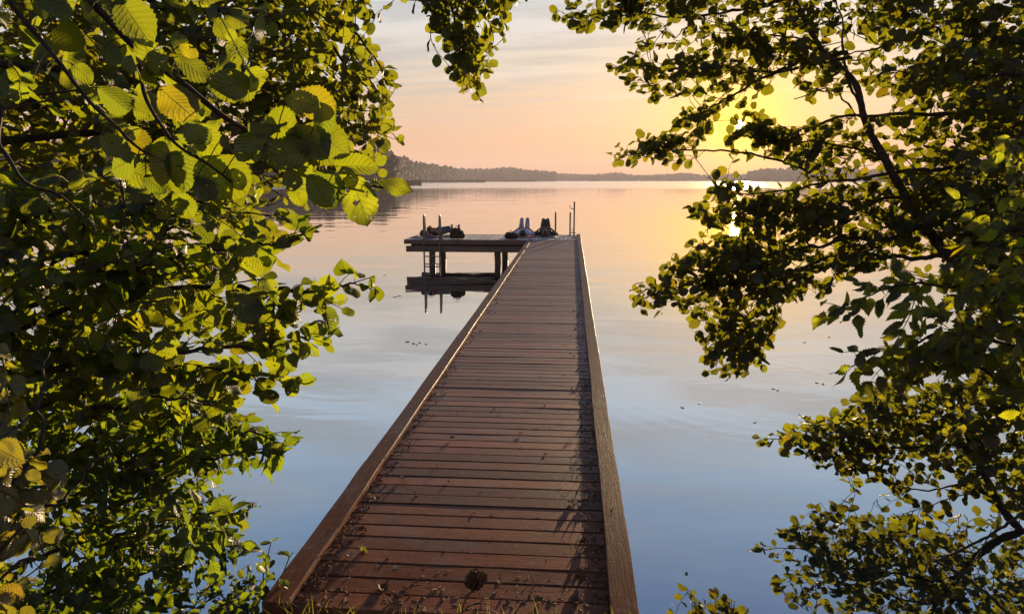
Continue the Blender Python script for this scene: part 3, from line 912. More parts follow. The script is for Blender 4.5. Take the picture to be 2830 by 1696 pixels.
def backpack(name, label, c, w, h, dep, mat, flap, rot, lying, seed):
    rn = np.random.RandomState(seed)
    t = thing(name, label, 'bag', (c[0], c[1], DZ), 'bags on the platform')
    ca, sa = math.cos(rot), math.sin(rot)
    def pt(x, y, z): return (c[0] + x * ca - y * sa, c[1] + x * sa + y * ca, DZ + z)
    hw = w / 2
    sh = [(pt(-hw + .09, 0, .09), .088, pt(hw - .09, 0, .09), .088), (pt(-hw + .11, .03, h * .55), .10, pt(hw - .13, .02, h * .5), .095), (pt(-.06, .02, h - .10), .095, pt(.02, .02, h - .11), .09),
          (pt(-hw + .10, -dep * .2, .09), .08, pt(hw - .12, -dep * .2, .09), .08)]
    for _ in range(8): p = pt(rn.uniform(-hw + .08, hw - .08), rn.uniform(-.05, .05), rn.uniform(.07, h * .6)); sh.append((p, .06, p, .06))
    blob('bag_body', sh, mat, t, .010)
    blob('front_pocket', [(pt(-.09, -dep * .45, .09), .07, pt(.07, -dep * .45, .085), .068), (pt(-.07, -dep * .42, .15), .05, pt(.05, -dep * .42, .15), .05)], mat, t, .010)
    blob('top_flap', [(pt(-.11, .0, h - .055), .05, pt(.06, .01, h - .065), .05), (pt(-.08, -dep * .3, h - .10), .04, pt(.05, -dep * .3, h - .11), .04)], flap, t, .010)
    for s in (-1, 1):
        mb = MB(); mb.tube(catmull([pt(s * .09 - .02, -dep * .35, h - .05), pt(s * .12 - .02, -dep * .62, h * .6), pt(s * .11 - .02, -dep * .66, h * .3), pt(s * .09 - .02, -dep * .55, .05)], 5), .014, 6); mb.build('shoulder_strap', M['strap'], t, True)
    mb = MB(); mb.tube(catmull([pt(-.05, .02, h - .02), pt(-.03, .0, h + .035), pt(.02, .0, h + .03), pt(.03, .02, h - .03)], 5), .010, 6); mb.build('carry_handle', M['strap'], t, True)


cD = on_level(1262, 661, DZ)
backpack('backpack', 'bulky olive backpack slumped beside the near bathing ladder', (cD[0], cD[1] + .12), .47, .33, .2, M['bag_olive'], M['bag_olive'], .1, True, 5)
cE = on_level(1412, 662, DZ)
backpack('shoulder_bag', 'dark plum bag with a pale flap lying beside the person in pale blue', (cE[0], cE[1] + .12), .42, .21, .18, M['bag_plum'], M['bag_light'], -.15, True, 6)


def bird():
    c = at(1451, 317, 110)
    t = thing('flying_bird', 'tiny dark bird gliding over the lake in the open sky', 'bird', tuple(c))
    blob('body', [(tuple(c + (0, -.10, 0)), .035, tuple(c + (0, .02, .01)), .055), (tuple(c + (0, .02, .01)), .055, tuple(c + (.01, .16, .02)), .03), (tuple(c + (0, -.10, 0)), .03, tuple(c + (0, -.20, .0)), .02)], M['hair_brown'], t, .012)
    for s in (-1, 1):
        V = [c + (s * .03, -.06, .02), c + (s * .03, .06, .02), c + (s * .14, .07, .045), c + (s * .14, -.04, .045), c + (s * .27, -.03, .0), c + (s * .25, -.06, .0)]
        V = np.vstack([V, np.array(V) - (0, 0, .006)])
        F = [(0, 1, 2, 3), (3, 2, 4, 5), (6, 9, 8, 7), (9, 11, 10, 8), (1, 7, 8, 2), (2, 8, 10, 4), (0, 3, 9, 6), (3, 5, 11, 9), (4, 10, 11, 5)]
        link('wing', mesh_np('wing', V, F), M['hair_brown'], t)


bird()

#FOLIAGE#
# ------------------------------------------------------------------ foliage
def leaf_templates(kind, nst, ncol, count, seed):
    rn = np.random.RandomState(seed)
    T = []
    for _ in range(count):
        t = np.linspace(0, 1, nst)
        if kind == 'alder':
            w = .44 * np.sin(PI * np.clip(t, 0, 1) ** 1.12) ** .55 * (1 + .06 * rn.normal())
        elif kind == 'oval':
            w = .31 * np.sin(PI * t ** .88) ** .72
        else:
            w = .29 * np.sin(PI * t ** .74) ** .95 * (1 - .30 * t ** 3)
        w[0] = .012; w[-1] = .02 if kind == 'alder' else .006
        if nst > 9:
            am = .05 if kind != 'jag' else .16
            w = w * (1 + am * np.where(np.arange(nst) % 2 == 0, 1, -1) * (t > .12) * (t < .97)) + rn.normal(0, .008, nst) * (t > .1)
            w = np.abs(w)
        cols = np.linspace(-1, 1, ncol)
        X = cols[None, :] * w[:, None]
        Y = np.repeat(t[:, None], ncol, 1) + (np.abs(cols)[None, :] * -.02)
        fold = rn.uniform(-.05, .5); bend = rn.uniform(-.25, .7); wav = rn.uniform(.0, .09); ph = rn.uniform(0, 6)
        twist = rn.normal(0, .22)
        Z = fold * np.abs(X) - bend * (t[:, None] ** 2) * .5 + wav * np.sin(9 * t[:, None] + ph + cols[None, :] * 1.5) * np.abs(cols)[None, :] + twist * X * t[:, None]
        V = np.stack([X, Y, Z], -1).reshape(-1, 3)
        i = np.arange(nst - 1)[:, None] * ncol; j = np.arange(ncol - 1)[None, :]
        F = np.stack([i + j, i + j + 1, i + ncol + j + 1, i + ncol + j], -1).reshape(-1, 4)
        UV = np.stack([np.repeat(((cols + 1) / 2)[None, :], nst, 0), np.repeat(t[:, None], ncol, 1)], -1).reshape(-1, 2)
        T.append((V, F, UV))
    return T


TPL = {'alder_hi': leaf_templates('alder', 23, 7, 10, 1), 'alder': leaf_templates('alder', 11, 5, 10, 2), 'alder_lo': leaf_templates('alder', 7, 5, 8, 3),
       'oval': leaf_templates('oval', 9, 5, 8, 4), 'point': leaf_templates('point', 11, 5, 8, 5), 'jag': leaf_templates('jag', 19, 5, 8, 6)}


def pix(d):
    z = np.dot(d, _fw)
    return ((1415 + FPX * np.dot(d, _r) / z) * DS, (848 - FPX * np.dot(d, _up) / z) * DS)


_sd = np.array(SUN_DIR)
GAPS = [(*pix(_sd), 1), (*pix(_sd * (1, 1, -1)), 2)]
# open air between the boughs of the right-hand crown
WIN_R = [np.array(w, float) for w in (
    [(1490, 412), (1490, 402), (1640, 410), (1708, 378), (1722, 305), (1742, 266), (1752, 250), (1760, 330), (1764, 398), (1700, 420), (1650, 430)],
    [(1905, 215), (1955, 262), (2010, 248), (2055, 215), (2070, 262), (1990, 282), (1890, 298), (1850, 285), (1880, 250)],
    [(1480, 412), (1680, 422), (1645, 470), (1635, 530), (1690, 545), (1655, 590), (1590, 635), (1485, 722), (1380, 720), (1380, 412)],
    [(2000, 705), (2080, 645), (2140, 662), (2050, 700), (2010, 760), (2050, 850), (2140, 925), (1950, 1000), (1850, 1040), (1600, 1040), (1600, 965), (1800, 965), (1905, 900), (1905, 820), (1890, 745)],
    [(1340, 100), (1440, 82), (1530, 98), (1545, 125), (1468, 140), (1468, 182), (1535, 232), (1550, 265), (1610, 285), (1650, 282), (1600, 308), (1540, 312), (1465, 345), (1340, 345)],
    [(1770, 402), (1850, 395), (1890, 372), (1905, 405), (1880, 440), (1830, 432), (1780, 420)])]


class Plant:
    """a tree or shrub: wood curves, twigs and leaves gathered in numpy, then linked as parts of one thing"""
    def __init__(s, name, label, cat, root, leafmat, tpl, bark='bark', group=None, seed=0):
        s.root = thing(name, label, cat, tuple(root), group)
        s.rn = np.random.RandomState(seed); s.lm, s.tpl, s.bark = leafmat, tpl, bark
        s.twig = MB(); s.nodes = []; s.tw = []; s.cache = None; s.ncache = -1
        s.windows = []; s.B, s.D, s.Nn, s.Ln, s.K, s.Wd = [], [], [], [], [], []

    def limb(s, pts, r0, r1, name='branch', wiggle=.0, n=10, sides=8):
        c = catmull(pts, n)
        m = len(c)
        if wiggle:
            k = np.cumsum(s.rn.normal(0, wiggle, (m, 3)), 0); k -= np.linspace(0, 1, m)[:, None] * k[-1]
            c = c + k
        rad = np.linspace(r0, r1, m) * (1 + .06 * s.rn.normal(size=m))
        mb = MB(); mb.tube(c, rad, sides); mb.build(name, M[s.bark], s.root, True)
        s.nodes.append(c); s.ncache = -1
        return c

    def leaf(s, base, d, n, L, kind=None, wide=1.0):
        if s.gap(base + d * L * .5, L): return
        s.Wd.append(wide); s.B.append(base); s.D.append(d); s.Nn.append(n); s.Ln.append(L); s.K.append(kind or s.tpl)

    def gap(s, p, L):
        """small openings where the low sun and its mirror image show"""
        v = p - CAMP; z = v @ _fw
        if z < .1: return False
        x, y = (1415 + FPX * (v @ _r) / z) * DS, (848 - FPX * (v @ _up) / z) * DS
        rad = L * FPX / z * DS * .5
        for w in s.windows:
            if inside(x, y, w[:, 0], w[:, 1]): return True
        return any((x - gx) ** 2 + (y - gy) ** 2 < (rad + gr) ** 2 for gx, gy, gr in GAPS)

    def leaf_dir(s, d, flat=.45):
        """a blade normal: part skyward, part any way"""
        n = np.array((0, 0, 1.0)) * flat + s.rn.normal(0, .55, 3) + np.array((s.rn.normal(0, .25), -.30, 0))
        n = n - d * np.dot(n, d)
        return unit(n)

    def spray(s, tip, base, L, gap=.62, start=.25, droop=.25, attach=True, pet=.18, flat=.45, pair=False, rtw=.0022):
        rn = s.rn
        tip, base = np.asarray(tip), np.asarray(base)
        ln = np.linalg.norm(tip - base)
        mid = (tip + base) / 2 + rn.normal(0, .06, 3) * ln + np.array((0, 0, .05 * ln))
        ctrl = [base, mid, tip]
        if attach and s.nodes:
            al = s._all()
            v_ = base - al; dn = np.linalg.norm(v_, axis=1) + 1e-6; dd = dn * (1.7 - (v_ @ unit(tip - base)) / dn)
            q = al[int(np.argmin(dd))]
            if np.linalg.norm(q - base) > .03: ctrl = [q, (q + base) / 2 + rn.normal(0, .07, 3) * np.linalg.norm(q - base)] + ctrl
        c = catmull(ctrl, 6)
        if s.windows and sum(s.gap(q, 0.0) for q in c[::2]) > 1: return False
        seg = np.linalg.norm(np.diff(c, axis=0), axis=1); cum = np.concatenate([[0], np.cumsum(seg)]); tot = cum[-1]
        s.twig.tube(c, np.linspace(rtw + .0022 * min(tot, 1.6), rtw * .55, len(c)), 4, False)
        s.tw.append(c[-8:-2:2])
        s0 = min(tot - ln * (1 - start), tot * .3) if attach else tot - ln * (1 - start)
        pos = s0; side = rn.choice((-1, 1))
        ax = unit(np.cross(tip - base, rn.normal(0, .5, 3) + np.array((0, 0, 1.0))))
        while pos < tot:
            p = np.array([np.interp(pos, cum, c[:, k]) for k in range(3)])
            p2 = np.array([np.interp(min(pos + .01, tot), cum, c[:, k]) for k in range(3)])
            t = unit(p2 - p + 1e-9)
            for sd in ((-1, 1) if pair else (side,)):
                ang = rn.uniform(.6, 1.2)
                d = unit(t * math.cos(ang) + ax * sd * math.sin(ang) + rn.normal(0, .28, 3) - np.array((0, 0, droop * rn.uniform(.3, 1.5))))
                l = L * rn.choice((rn.uniform(.40, .75), rn.uniform(.70, 1.15), rn.uniform(.8, 1.12))) * (1 - .25 * (pos - s0) / max(ln, 1e-3) * rn.rand())
                pb = p + d * l * pet
                s.twig.tube(np.array([p, pb + d * l * .1]), (.0014, .0011), 3, False)
                s.leaf(pb, d, s.leaf_dir(d, flat), l)
            side = -side
            pos += L * gap * rn.uniform(.7, 1.3)
        d = unit(c[-1] - c[-2] + rn.normal(0, .01, 3))
        s.leaf(c[-1], d, s.leaf_dir(d, flat), L * rn.uniform(.6, .95))

    def dress(s, c, L, t0=.45, step=.07, ln=.16, gap=.6, **kw):
        """short leafy side twigs along the outer part of a limb, and one at its end"""
        seg = np.linalg.norm(np.diff(c, axis=0), axis=1); cum = np.concatenate([[0], np.cumsum(seg)]); tot = cum[-1]
        pos = tot * t0; sd = 1
        while pos < tot:
            p = np.array([np.interp(pos, cum, c[:, k]) for k in range(3)])
            q = np.array([np.interp(min(pos + .02, tot), cum, c[:, k]) for k in range(3)])
            t = unit(q - p + 1e-9); ax = unit(np.cross(t, s.rn.normal(0, 1, 3)))
            d = unit(t * .8 + ax * .75 + np.array((0, 0, -.1)))
            s.spray(p + d * ln * s.rn.uniform(.6, 1.3) * (1 - .3 * pos / tot), p, L, gap, .1, attach=False, **kw)
            pos += step * s.rn.uniform(.6, 1.4)
        t = unit(c[-1] - c[-3]); s.spray(c[-1] + t * ln * .5, c[-1], L, gap, 0, attach=False, **kw)

    def _all(s):
        k = len(s.tw) // 12
        if k != s.ncache: s.cache = np.vstack(s.nodes + s.tw); s.ncache = k
        return s.cache

    def fill(s, poly, dlo, dhi, L, cover, ang, spread, ln, gap=.62, shrink=0, flat=.45, pair=False, droop=.25, attach=True, clump=0.0):
        """leafy twigs through a volume: outline in the photograph's frame between two distances"""
        poly = np.asarray(poly, float)
        rn = s.rn
        x, y = poly[:, 0], poly[:, 1]
        area = abs(np.dot(x, np.roll(y, 1)) - np.dot(y, np.roll(x, 1))) / 2
        dm = (dlo + dhi) / 2
        lp = (L * FPX / dm * DS) ** 2 * .42
        per = max(3, ln / (L * gap) * (2 if pair else 1) * .8)
        n = int(area * cover / lp / per)
        x0, x1, y0, y1 = x.min(), x.max(), y.min(), y.max()
        cl = None
        if clump:
            cl = rn.rand(60, 2) * (x1 - x0, y1 - y0) + (x0, y0)
        got = 0; tries = 0
        while got < n and tries < n * 60:
            tries += 1
            px, py = rn.uniform(x0, x1), rn.uniform(y0, y1)
            if cl is not None and rn.rand() < clump:
                q = cl[rn.randint(len(cl))]; px, py = q + rn.normal(0, .05 * (x1 - x0), 2)
            if not inside(px, py, x, y): continue
            d = rn.uniform(dlo, dhi)
            a = R(ang + rn.normal(0, spread))
            tip = at(px, py, d)
            l = ln * rn.uniform(.6, 1.3)
            pp = l * FPX / d * DS
            dep = rn.normal(0, .45) * l
            bx, by = px - math.cos(a) * pp, py - math.sin(a) * pp
            base = at(bx, by, d + dep)
            if s.spray(tip, base, L, gap, .2, droop, attach, flat=flat, pair=pair) is not False: got += 1
        return got

    def finish(s):
        if s.twig.n: s.twig.build('twigs', M['twig'], s.root)
        if not s.B: return
        B, D, N_, L_ = np.array(s.B), unit(np.array(s.D)), unit(np.array(s.Nn)), np.array(s.Ln)
        K = np.array(s.K)
        N_ = unit(N_ - D * np.sum(N_ * D, 1, keepdims=True))
        X = np.cross(D, N_) * np.array(s.Wd)[:, None]
        Vs, Fs, Us, n = [], [], [], 0
        for kind in sorted(set(s.K)):
            tp = TPL[kind]; pick = s.rn.randint(0, len(tp), len(B))
            for k, (V, F, UV) in enumerate(tp):
                idx = np.nonzero((K == kind) & (pick == k))[0]
                if not len(idx): continue
                W = B[idx][:, None, :] + L_[idx][:, None, None] * (V[None, :, 0:1] * X[idx][:, None, :] + V[None, :, 1:2] * D[idx][:, None, :] + V[None, :, 2:3] * N_[idx][:, None, :])
                Vs.append(W.reshape(-1, 3))
                Fs.append((F[None] + (np.arange(len(idx)) * len(V))[:, None, None] + n).reshape(-1, 4))
                Us.append(np.tile(UV, (len(idx), 1)))
                n += len(idx) * len(V)
        me = mesh_np('crown', np.vstack(Vs), np.vstack(Fs), np.vstack(Us))
        link('crown', me, M[s.lm], s.root, True)
        print('PLANT', s.root.name, 'leaves', len(B), 'verts', n)


def inside(px, py, x, y):
    c = False; j = len(x) - 1
    for i in range(len(x)):
        if (y[i] > py) != (y[j] > py) and px < (x[j] - x[i]) * (py - y[i]) / (y[j] - y[i]) + x[i]: c = not c
        j = i
    return c


# ---- left bank: tall alder whose crown fills the upper left
P = Plant('alder_tree', 'tall alder whose dense small-leaved crown fills the upper left against the sky', 'tree', (-4.9, 2.2, .6), 'alder_leaf_far', 'alder', group=None, seed=21)
tr = P.limb([(-4.9, 2.2, .5), (-4.8, 2.5, 2.0), (-4.6, 2.9, 3.6), (-4.3, 3.4, 5.4), (-4.0, 3.8, 7.0)], .15, .07, 'trunk', .004)
Lb = [([tr[12], at(120, 330, 4.6), at(420, 330, 4.9), at(680, 380, 4.9), at(860, 395, 4.7)], .03),
      ([tr[16], at(150, 150, 4.7), at(430, 190, 5.0), at(700, 260, 5.0), at(935, 330, 4.8)], .034),
      ([tr[20], at(100, -30, 4.6), at(420, 20, 5.0), at(700, 60, 4.9), at(900, 210, 4.7)], .034),
      ([tr[24], at(300, -220, 4.8), at(640, -130, 5.0), at(800, 40, 4.8), at(930, 180, 4.6)], .03),
      ([tr[22], at(250, -160, 4.9), at(600, -60, 5.2), at(720, 120, 5.0), at(800, 330, 4.9)], .026),
      ([tr[30], at(500, -420, 4.6), at(900, -300, 4.6), at(1040, -120, 4.5), at(1100, 20, 4.5), at(1150, 200, 4.4)], .028),
      ([tr[30], at(560, -430, 4.7), at(980, -330, 4.6), at(1150, -140, 4.6), at(1210, 0, 4.6)], .020),
      ([tr[28], at(560, -330, 4.4), at(800, -190, 4.4), at(880, 10, 4.3)], .02)]
for p, r in Lb:
    c = P.limb(p, r, .005, 'branch', .010)
    P.dress(c, .085, .6, .06, .16)
UL = [(-160, -160), (880, -160), (900, -60), (850, 20), (835, 90), (850, 150), (905, 165), (925, 260), (935, 330), (925, 390), (840, 400), (700, 440), (560, 520), (300, 560), (-160, 600)]
P.fill(UL, 4.3, 5.6, .096, 2.8, 25, 45, .34)
P.fill([(820, 130), (880, 160), (930, 180), (945, 260), (950, 330), (950, 395), (880, 395), (840, 330)], 4.4, 4.9, .088, 1.1, 35, 40, .26)
P.fill([(845, -80), (930, -80), (905, 10), (935, 60), (880, 55)], 4.2, 4.4, .09, 1.6, 80, 30, .26)
P.fill([(1010, -60), (1250, -60), (1245, 30), (1200, 95), (1160, 100), (1130, 140), (1170, 200), (1150, 215), (1095, 200), (1085, 130), (1050, 80)], 4.3, 4.7, .080, 3.2, 80, 28, .26)
P.fill([(1095, 140), (1165, 135), (1180, 215), (1150, 222), (1090, 200)], 4.3, 4.6, .078, 2.4, 80, 25, .2)
P.finish()

# ---- left bank: young alder close to the viewer, with the large leaves
P = Plant('alder_sapling', 'young alder close to the viewer with big veined round leaves on slanting stems', 'tree', (-2.3, .75, .7), 'alder_leaf', 'alder_hi', seed=31)
tr = P.limb([(-2.3, .75, .6), (-2.2, .85, 1.6), (-2.05, .95, 2.5), (-1.9, 1.1, 3.2), (-1.75, 1.2, 3.8)], .04, .012, 'trunk', .003)
hero_d = 1.75
c46 = .4074
def cp(x, y): return (x * c46, y * c46)
bA = [tr[26], at(60, -140, 1.72), at(225, 10, 1.72), at(330, 118, 1.75), at(440, 200, 1.75), at(545, 285, 1.78), at(640, 338, 1.80), at(745, 408, 1.80), at(850, 440, 1.80), at(930, 455, 1.80)]
bB = [at(335, 122, 1.75), at(350, 230, 1.72), at(400, 318, 1.70), at(440, 360, 1.70), at(500, 395, 1.70), at(560, 440, 1.72)]
bC = [tr[24], at(-60, -110, 1.60), at(24, 8, 1.62), at(96, 94, 1.64), at(142, 150, 1.65), at(215, 245, 1.68), at(275, 300, 1.68), at(335, 358, 1.70), at(420, 402, 1.72)]
bD = [tr[14], at(-120, 250, 1.9), at(0, 355, 1.95), at(60, 440, 1.95), at(140, 470, 2.0), at(200, 520, 2.0)]
for p, r0 in ((bA, .011), (bB, .005), (bC, .007), (bD, .008)): P.limb(p, r0, .0028, 'branch', .0, 8, 7)
HERO = [(485, 5, 790, 190, 0, .72), (725, 15, 880, 225, -1), (265, 215, 240, 390, 0), (965, 440, 850, 265, 0), (860, 400, 905, 510, 1), (1060, 270, 1165, 330, 0),
        (1040, 330, 1250, 470, 0), (1480, 470, 1270, 545, 1), (580, 515, 755, 655, 0), (480, 500, 560, 590, 0), (870, 530, 925, 715, 0), (955, 525, 1150, 690, 0),
        (1690, 575, 1915, 665, 1, .66), (1905, 610, 1930, 785, -1), (1905, 810, 2075, 930, 0), (1700, 790, 1990, 895, 1, .75), (1835, 890, 1570, 950, 1), (1500, 790, 1410, 955, 1),
        (1490, 770, 1560, 950, 0), (1480, 720, 1700, 800, 1), (830, 925, 650, 1010, 0), (1010, 900, 940, 1080, 1), (1060, 900, 1110, 1100, 0), (1180, 950, 1350, 1150, 1), (1160, 1060, 1290, 1200, 0),
        (2075, 1035, 2200, 1330, 0), (1990, 985, 2225, 975, 0, .62), (2255, 1075, 2445, 1150, 0, .58), (1830, 1040, 1970, 1225, 1), (1735, 1075, 1795, 1225, 0), (1710, 1000, 1760, 1145, 1),
        (700, 300, 560, 210, 1), (640, 250, 700, 400, 1), (770, 330, 760, 450, 1), (600, 800, 760, 930, 1), (620, 660, 720, 800, 0), (830, 760, 740, 820, 0), (990, 820, 900, 980, 0),
        (1110, 720, 1230, 880, 1), (1170, 820, 1300, 870, 0), (1330, 800, 1400, 900, 0), (1580, 680, 1680, 790, 0), (430, 380, 540, 470, 0), (200, 460, 130, 480, 0), (380, 0, 440, 80, 0), (215, 0, 255, 110, 0),
        (2030, 990, 2100, 1120, 0), (860, 1040, 970, 1140, 0), (1120, 1010, 1010, 1130, 0), (1380, 1000, 1440, 1130, 0)]
bd = np.vstack(P.nodes)
for k, (x0, y0, x1, y1, f, *wd) in enumerate(HERO):
    d0 = 1.74 + P.rn.uniform(-.06, .05) + (-.05 if f == 1 else 0)
    a = at(*cp(x0, y0), d0); b = at(*cp(x1, y1), d0 + P.rn.uniform(-.03, .03))
    L = np.linalg.norm(b - a)
    d = unit(b - a)
    view = unit(CAMP - a)
    n = unit(view + P.rn.normal(0, .28, 3) + np.array((0, 0, .25)))
    if P.rn.rand() < .5: n = -n
    P.leaf(a, d, n, L * (1.02 if L > .05 else 1.15), None, wd[0] if wd else P.rn.uniform(.68, .95))
    if f == 1 or k % 7 == 2:      # extra leaf added on the sunny side to shade this one
        P.leaf(a + _sd * .05 + P.rn.normal(0, .006, 3), unit(d + P.rn.normal(0, .15, 3)), unit(_sd + P.rn.normal(0, .2, 3)), L * P.rn.uniform(.95, 1.15))
    q = bd[int(np.argmin(np.linalg.norm(bd - a, axis=1)))]
    P.twig.tube(catmull([q, (q + a) / 2 + (0, 0, .004), a + d * L * .06], 4), (.0014), 5, False)
P.fill([(-120, -120), (520, -120), (560, 60), (640, 250), (700, 380), (560, 440), (330, 440), (100, 400), (-120, 320)], 1.75, 2.6, .088, .55, 40, 35, .30, flat=.3)
P.finish()

# ---- left bank: middle alder with fans of level branches
P = Plant('alder_bush', 'spreading alder with level leafy branches reaching out over the water left of the jetty', 'tree', (-4.2, 2.0, .6), 'alder_leaf', 'alder_hi', seed=41)
tr = P.limb([(-4.2, 2.0, .4), (-4.05, 2.15, 1.3), (-3.9, 2.25, 2.2), (-3.8, 2.4, 3.0)], .09, .04, 'trunk', .004)
LM = [([tr[6], at(60, 790, 2.9), at(300, 715, 2.8), at(590, 705, 2.7), at(773, 710, 2.65), at(862, 688, 2.65)], .016),
      ([tr[9], at(40, 640, 2.9), at(260, 650, 2.9), at(480, 600, 2.85), at(640, 590, 2.8), at(720, 574, 2.8)], .015),
      ([tr[4], at(60, 900, 2.8), at(260, 850, 2.75), at(480, 830, 2.7), at(640, 830, 2.65), at(745, 812, 2.65)], .015),
      ([tr[4], at(80, 860, 2.8), at(300, 880, 2.7), at(520, 900, 2.7), at(690, 915, 2.65)], .013),
      ([tr[11], at(20, 560, 3.0), at(250, 520, 3.0), at(450, 500, 3.0), at(650, 520, 3.0)], .016),
      ([tr[8], at(100, 730, 3.1), at(330, 650, 3.1), at(420, 560, 3.1), at(560, 470, 3.1)], .014),
      ([tr[2], at(40, 1010, 2.7), at(220, 1000, 2.7), at(380, 960, 2.7), at(520, 980, 2.7)], .013)]
for p, r in LM:
    c = P.limb(p, r, .003, 'branch', .006)
    P.dress(c, .085, .55, .05, .14, flat=.3)
P.fill([(-140, 420), (200, 440), (520, 450), (650, 470), (690, 560), (690, 620), (650, 640), (690, 720), (620, 780), (680, 850), (650, 920), (560, 950), (300, 950), (-140, 1000)], 2.5, 3.5, .108, 2.2, 8, 35, .30, flat=.35)
P.fill([(640, 560), (715, 570), (690, 610), (650, 625)], 2.7, 2.9, .105, 1.2, 0, 20, .2)
P.fill([(640, 680), (800, 690), (865, 690), (835, 745), (740, 765), (640, 760)], 2.6, 2.75, .105, 1.9, 5, 30, .2)
P.fill([(620, 790), (740, 805), (690, 850), (660, 930), (600, 935)], 2.6, 2.75, .10, 1.7, 5, 30, .2)
P.finish()

# ---- left bank: shrub with pointed leaves (opposite pairs)
P = Plant('dogwood_shrub', 'bright green shrub with pointed paired leaves hanging low over the water on the left', 'shrub', (-3.3, 2.5, .3), 'shrub_leaf', 'point', seed=51)
tr = P.limb([(-3.3, 2.5, .1), (-3.1, 2.7, .8), (-2.9, 2.9, 1.4)], .05, .03, 'trunk', .004)
for p, r in (([tr[8], at(250, 1050, 3.3), at(430, 1000, 3.2), at(560, 1030, 3.1), at(655, 1060, 3.05)], .012), ([tr[6], at(200, 1180, 3.3), at(400, 1120, 3.2), at(540, 1120, 3.1), at(640, 1090, 3.05)], .011),
             ([tr[4], at(150, 1330, 3.4), at(330, 1290, 3.3), at(470, 1250, 3.2), at(570, 1240, 3.1)], .012), ([tr[2], at(150, 1420, 3.4), at(320, 1400, 3.3), at(450, 1330, 3.3), at(570, 1320, 3.2)], .010),
             ([tr[2], at(120, 1500, 3.4), at(280, 1470, 3.4), at(420, 1430, 3.3)], .010)):
    c = P.limb(p, r, .003, 'branch', .006)
    P.dress(c, .10, .5, .07, .12, pair=True, flat=.3)
P.fill([(220, 880), (480, 930), (590, 960), (610, 1010), (650, 1060), (680, 1090), (620, 1130), (560, 1150), (470, 1120), (380, 1180), (150, 1180), (100, 950)], 2.95, 3.7, .098, 4.2, 15, 35, .26, pair=True, flat=.3)
P.fill([(-140, 1000), (380, 1150), (400, 1190), (470, 1190), (590, 1250), (595, 1290), (540, 1330), (560, 1380), (480, 1400), (400, 1480), (420, 1560), (-140, 1560)], 2.9, 4.0, .092, 4.0, 15, 40, .26, pair=True, flat=.3)
P.fill([(330, 1260), (560, 1280), (530, 1400), (300, 1440)], 2.9, 3.4, .09, 1.0, 20, 40, .22, pair=True, flat=.3)
P.finish()

# ---- far left: hazel close by, catching low light
P = Plant('hazel_shrub', 'warm-lit hazel shrub with wrinkled leaves close to the viewer at lower left', 'shrub', (-1.95, .9, .7), 'hazel_leaf', 'alder_hi', seed=61)
tr = P.limb([(-1.95, .9, .6), (-1.85, 1.15, 1.1), (-1.75, 1.35, 1.7), (-1.7, 1.5, 2.2)], .016, .006, 'stem', .003)
for p, r in (([tr[10], at(20, 1180, 1.6), at(90, 980, 1.65), at(120, 850, 1.7)], .006), ([tr[6], at(20, 1330, 1.55), at(170, 1210, 1.6), at(230, 1120, 1.65), at(262, 1080, 1.65)], .005), ([tr[4], at(-20, 1420, 1.5), at(60, 1380, 1.55)], .005)):
    P.limb(p, r, .002, 'branch', .004)
P.fill([(-80, 1050), (70, 1090), (150, 1130), (170, 1180), (100, 1240), (70, 1300), (80, 1400), (60, 1500), (-80, 1500)], 1.45, 1.85, .064, 2.0, 10, 40, .14, flat=.8)
P.fill([(-80, 800), (120, 840), (260, 1080), (140, 1110), (-80, 1050)], 1.6, 2.0, .05, .35, 10, 40, .14, flat=.8)
P.finish()

# ---- low bush beside the jetty head
P = Plant('shore_bush', 'small leafy bush rooted in the bank beside the left edge of the jetty', 'shrub', (-1.62, 2.85, .2), 'shrub_leaf', 'oval', seed=71)
root = np.array((-1.62, 2.85, -.1))
for tip in ((655, 1310, 3.15), (700, 1345, 3.05), (600, 1365, 3.2), (560, 1400, 3.2), (520, 1440, 3.2), (680, 1400, 3.0), (620, 1430, 3.1), (470, 1470, 3.2)):
    q = at(*tip); P.limb([root + P.rn.normal(0, .1, 3) * (1, 1, 0), root * .5 + q * .5 + (0, 0, -.06), q], .006, .0022, 'stem', .004, 8, 6)
    m_ = P.nodes[-1]
    for k in range(4, len(m_), 2):
        for sd in (-1, 1):
            d = unit(P.rn.normal(0, .5, 3) + np.array((sd * .8, P.rn.normal(0, .5), .0)))
            P.leaf(m_[k], d, unit(np.array((0, 0, 1)) + P.rn.normal(0, .4, 3)), .055 * P.rn.uniform(.7, 1.15))
P.fill([(620, 1330), (680, 1350), (675, 1385), (590, 1484), (560, 1540), (420, 1540), (470, 1440), (520, 1390), (600, 1360)], 2.85, 3.35, .052, 2.6, -70, 35, .16, pair=True, flat=1.0, droop=.1)
P.finish()

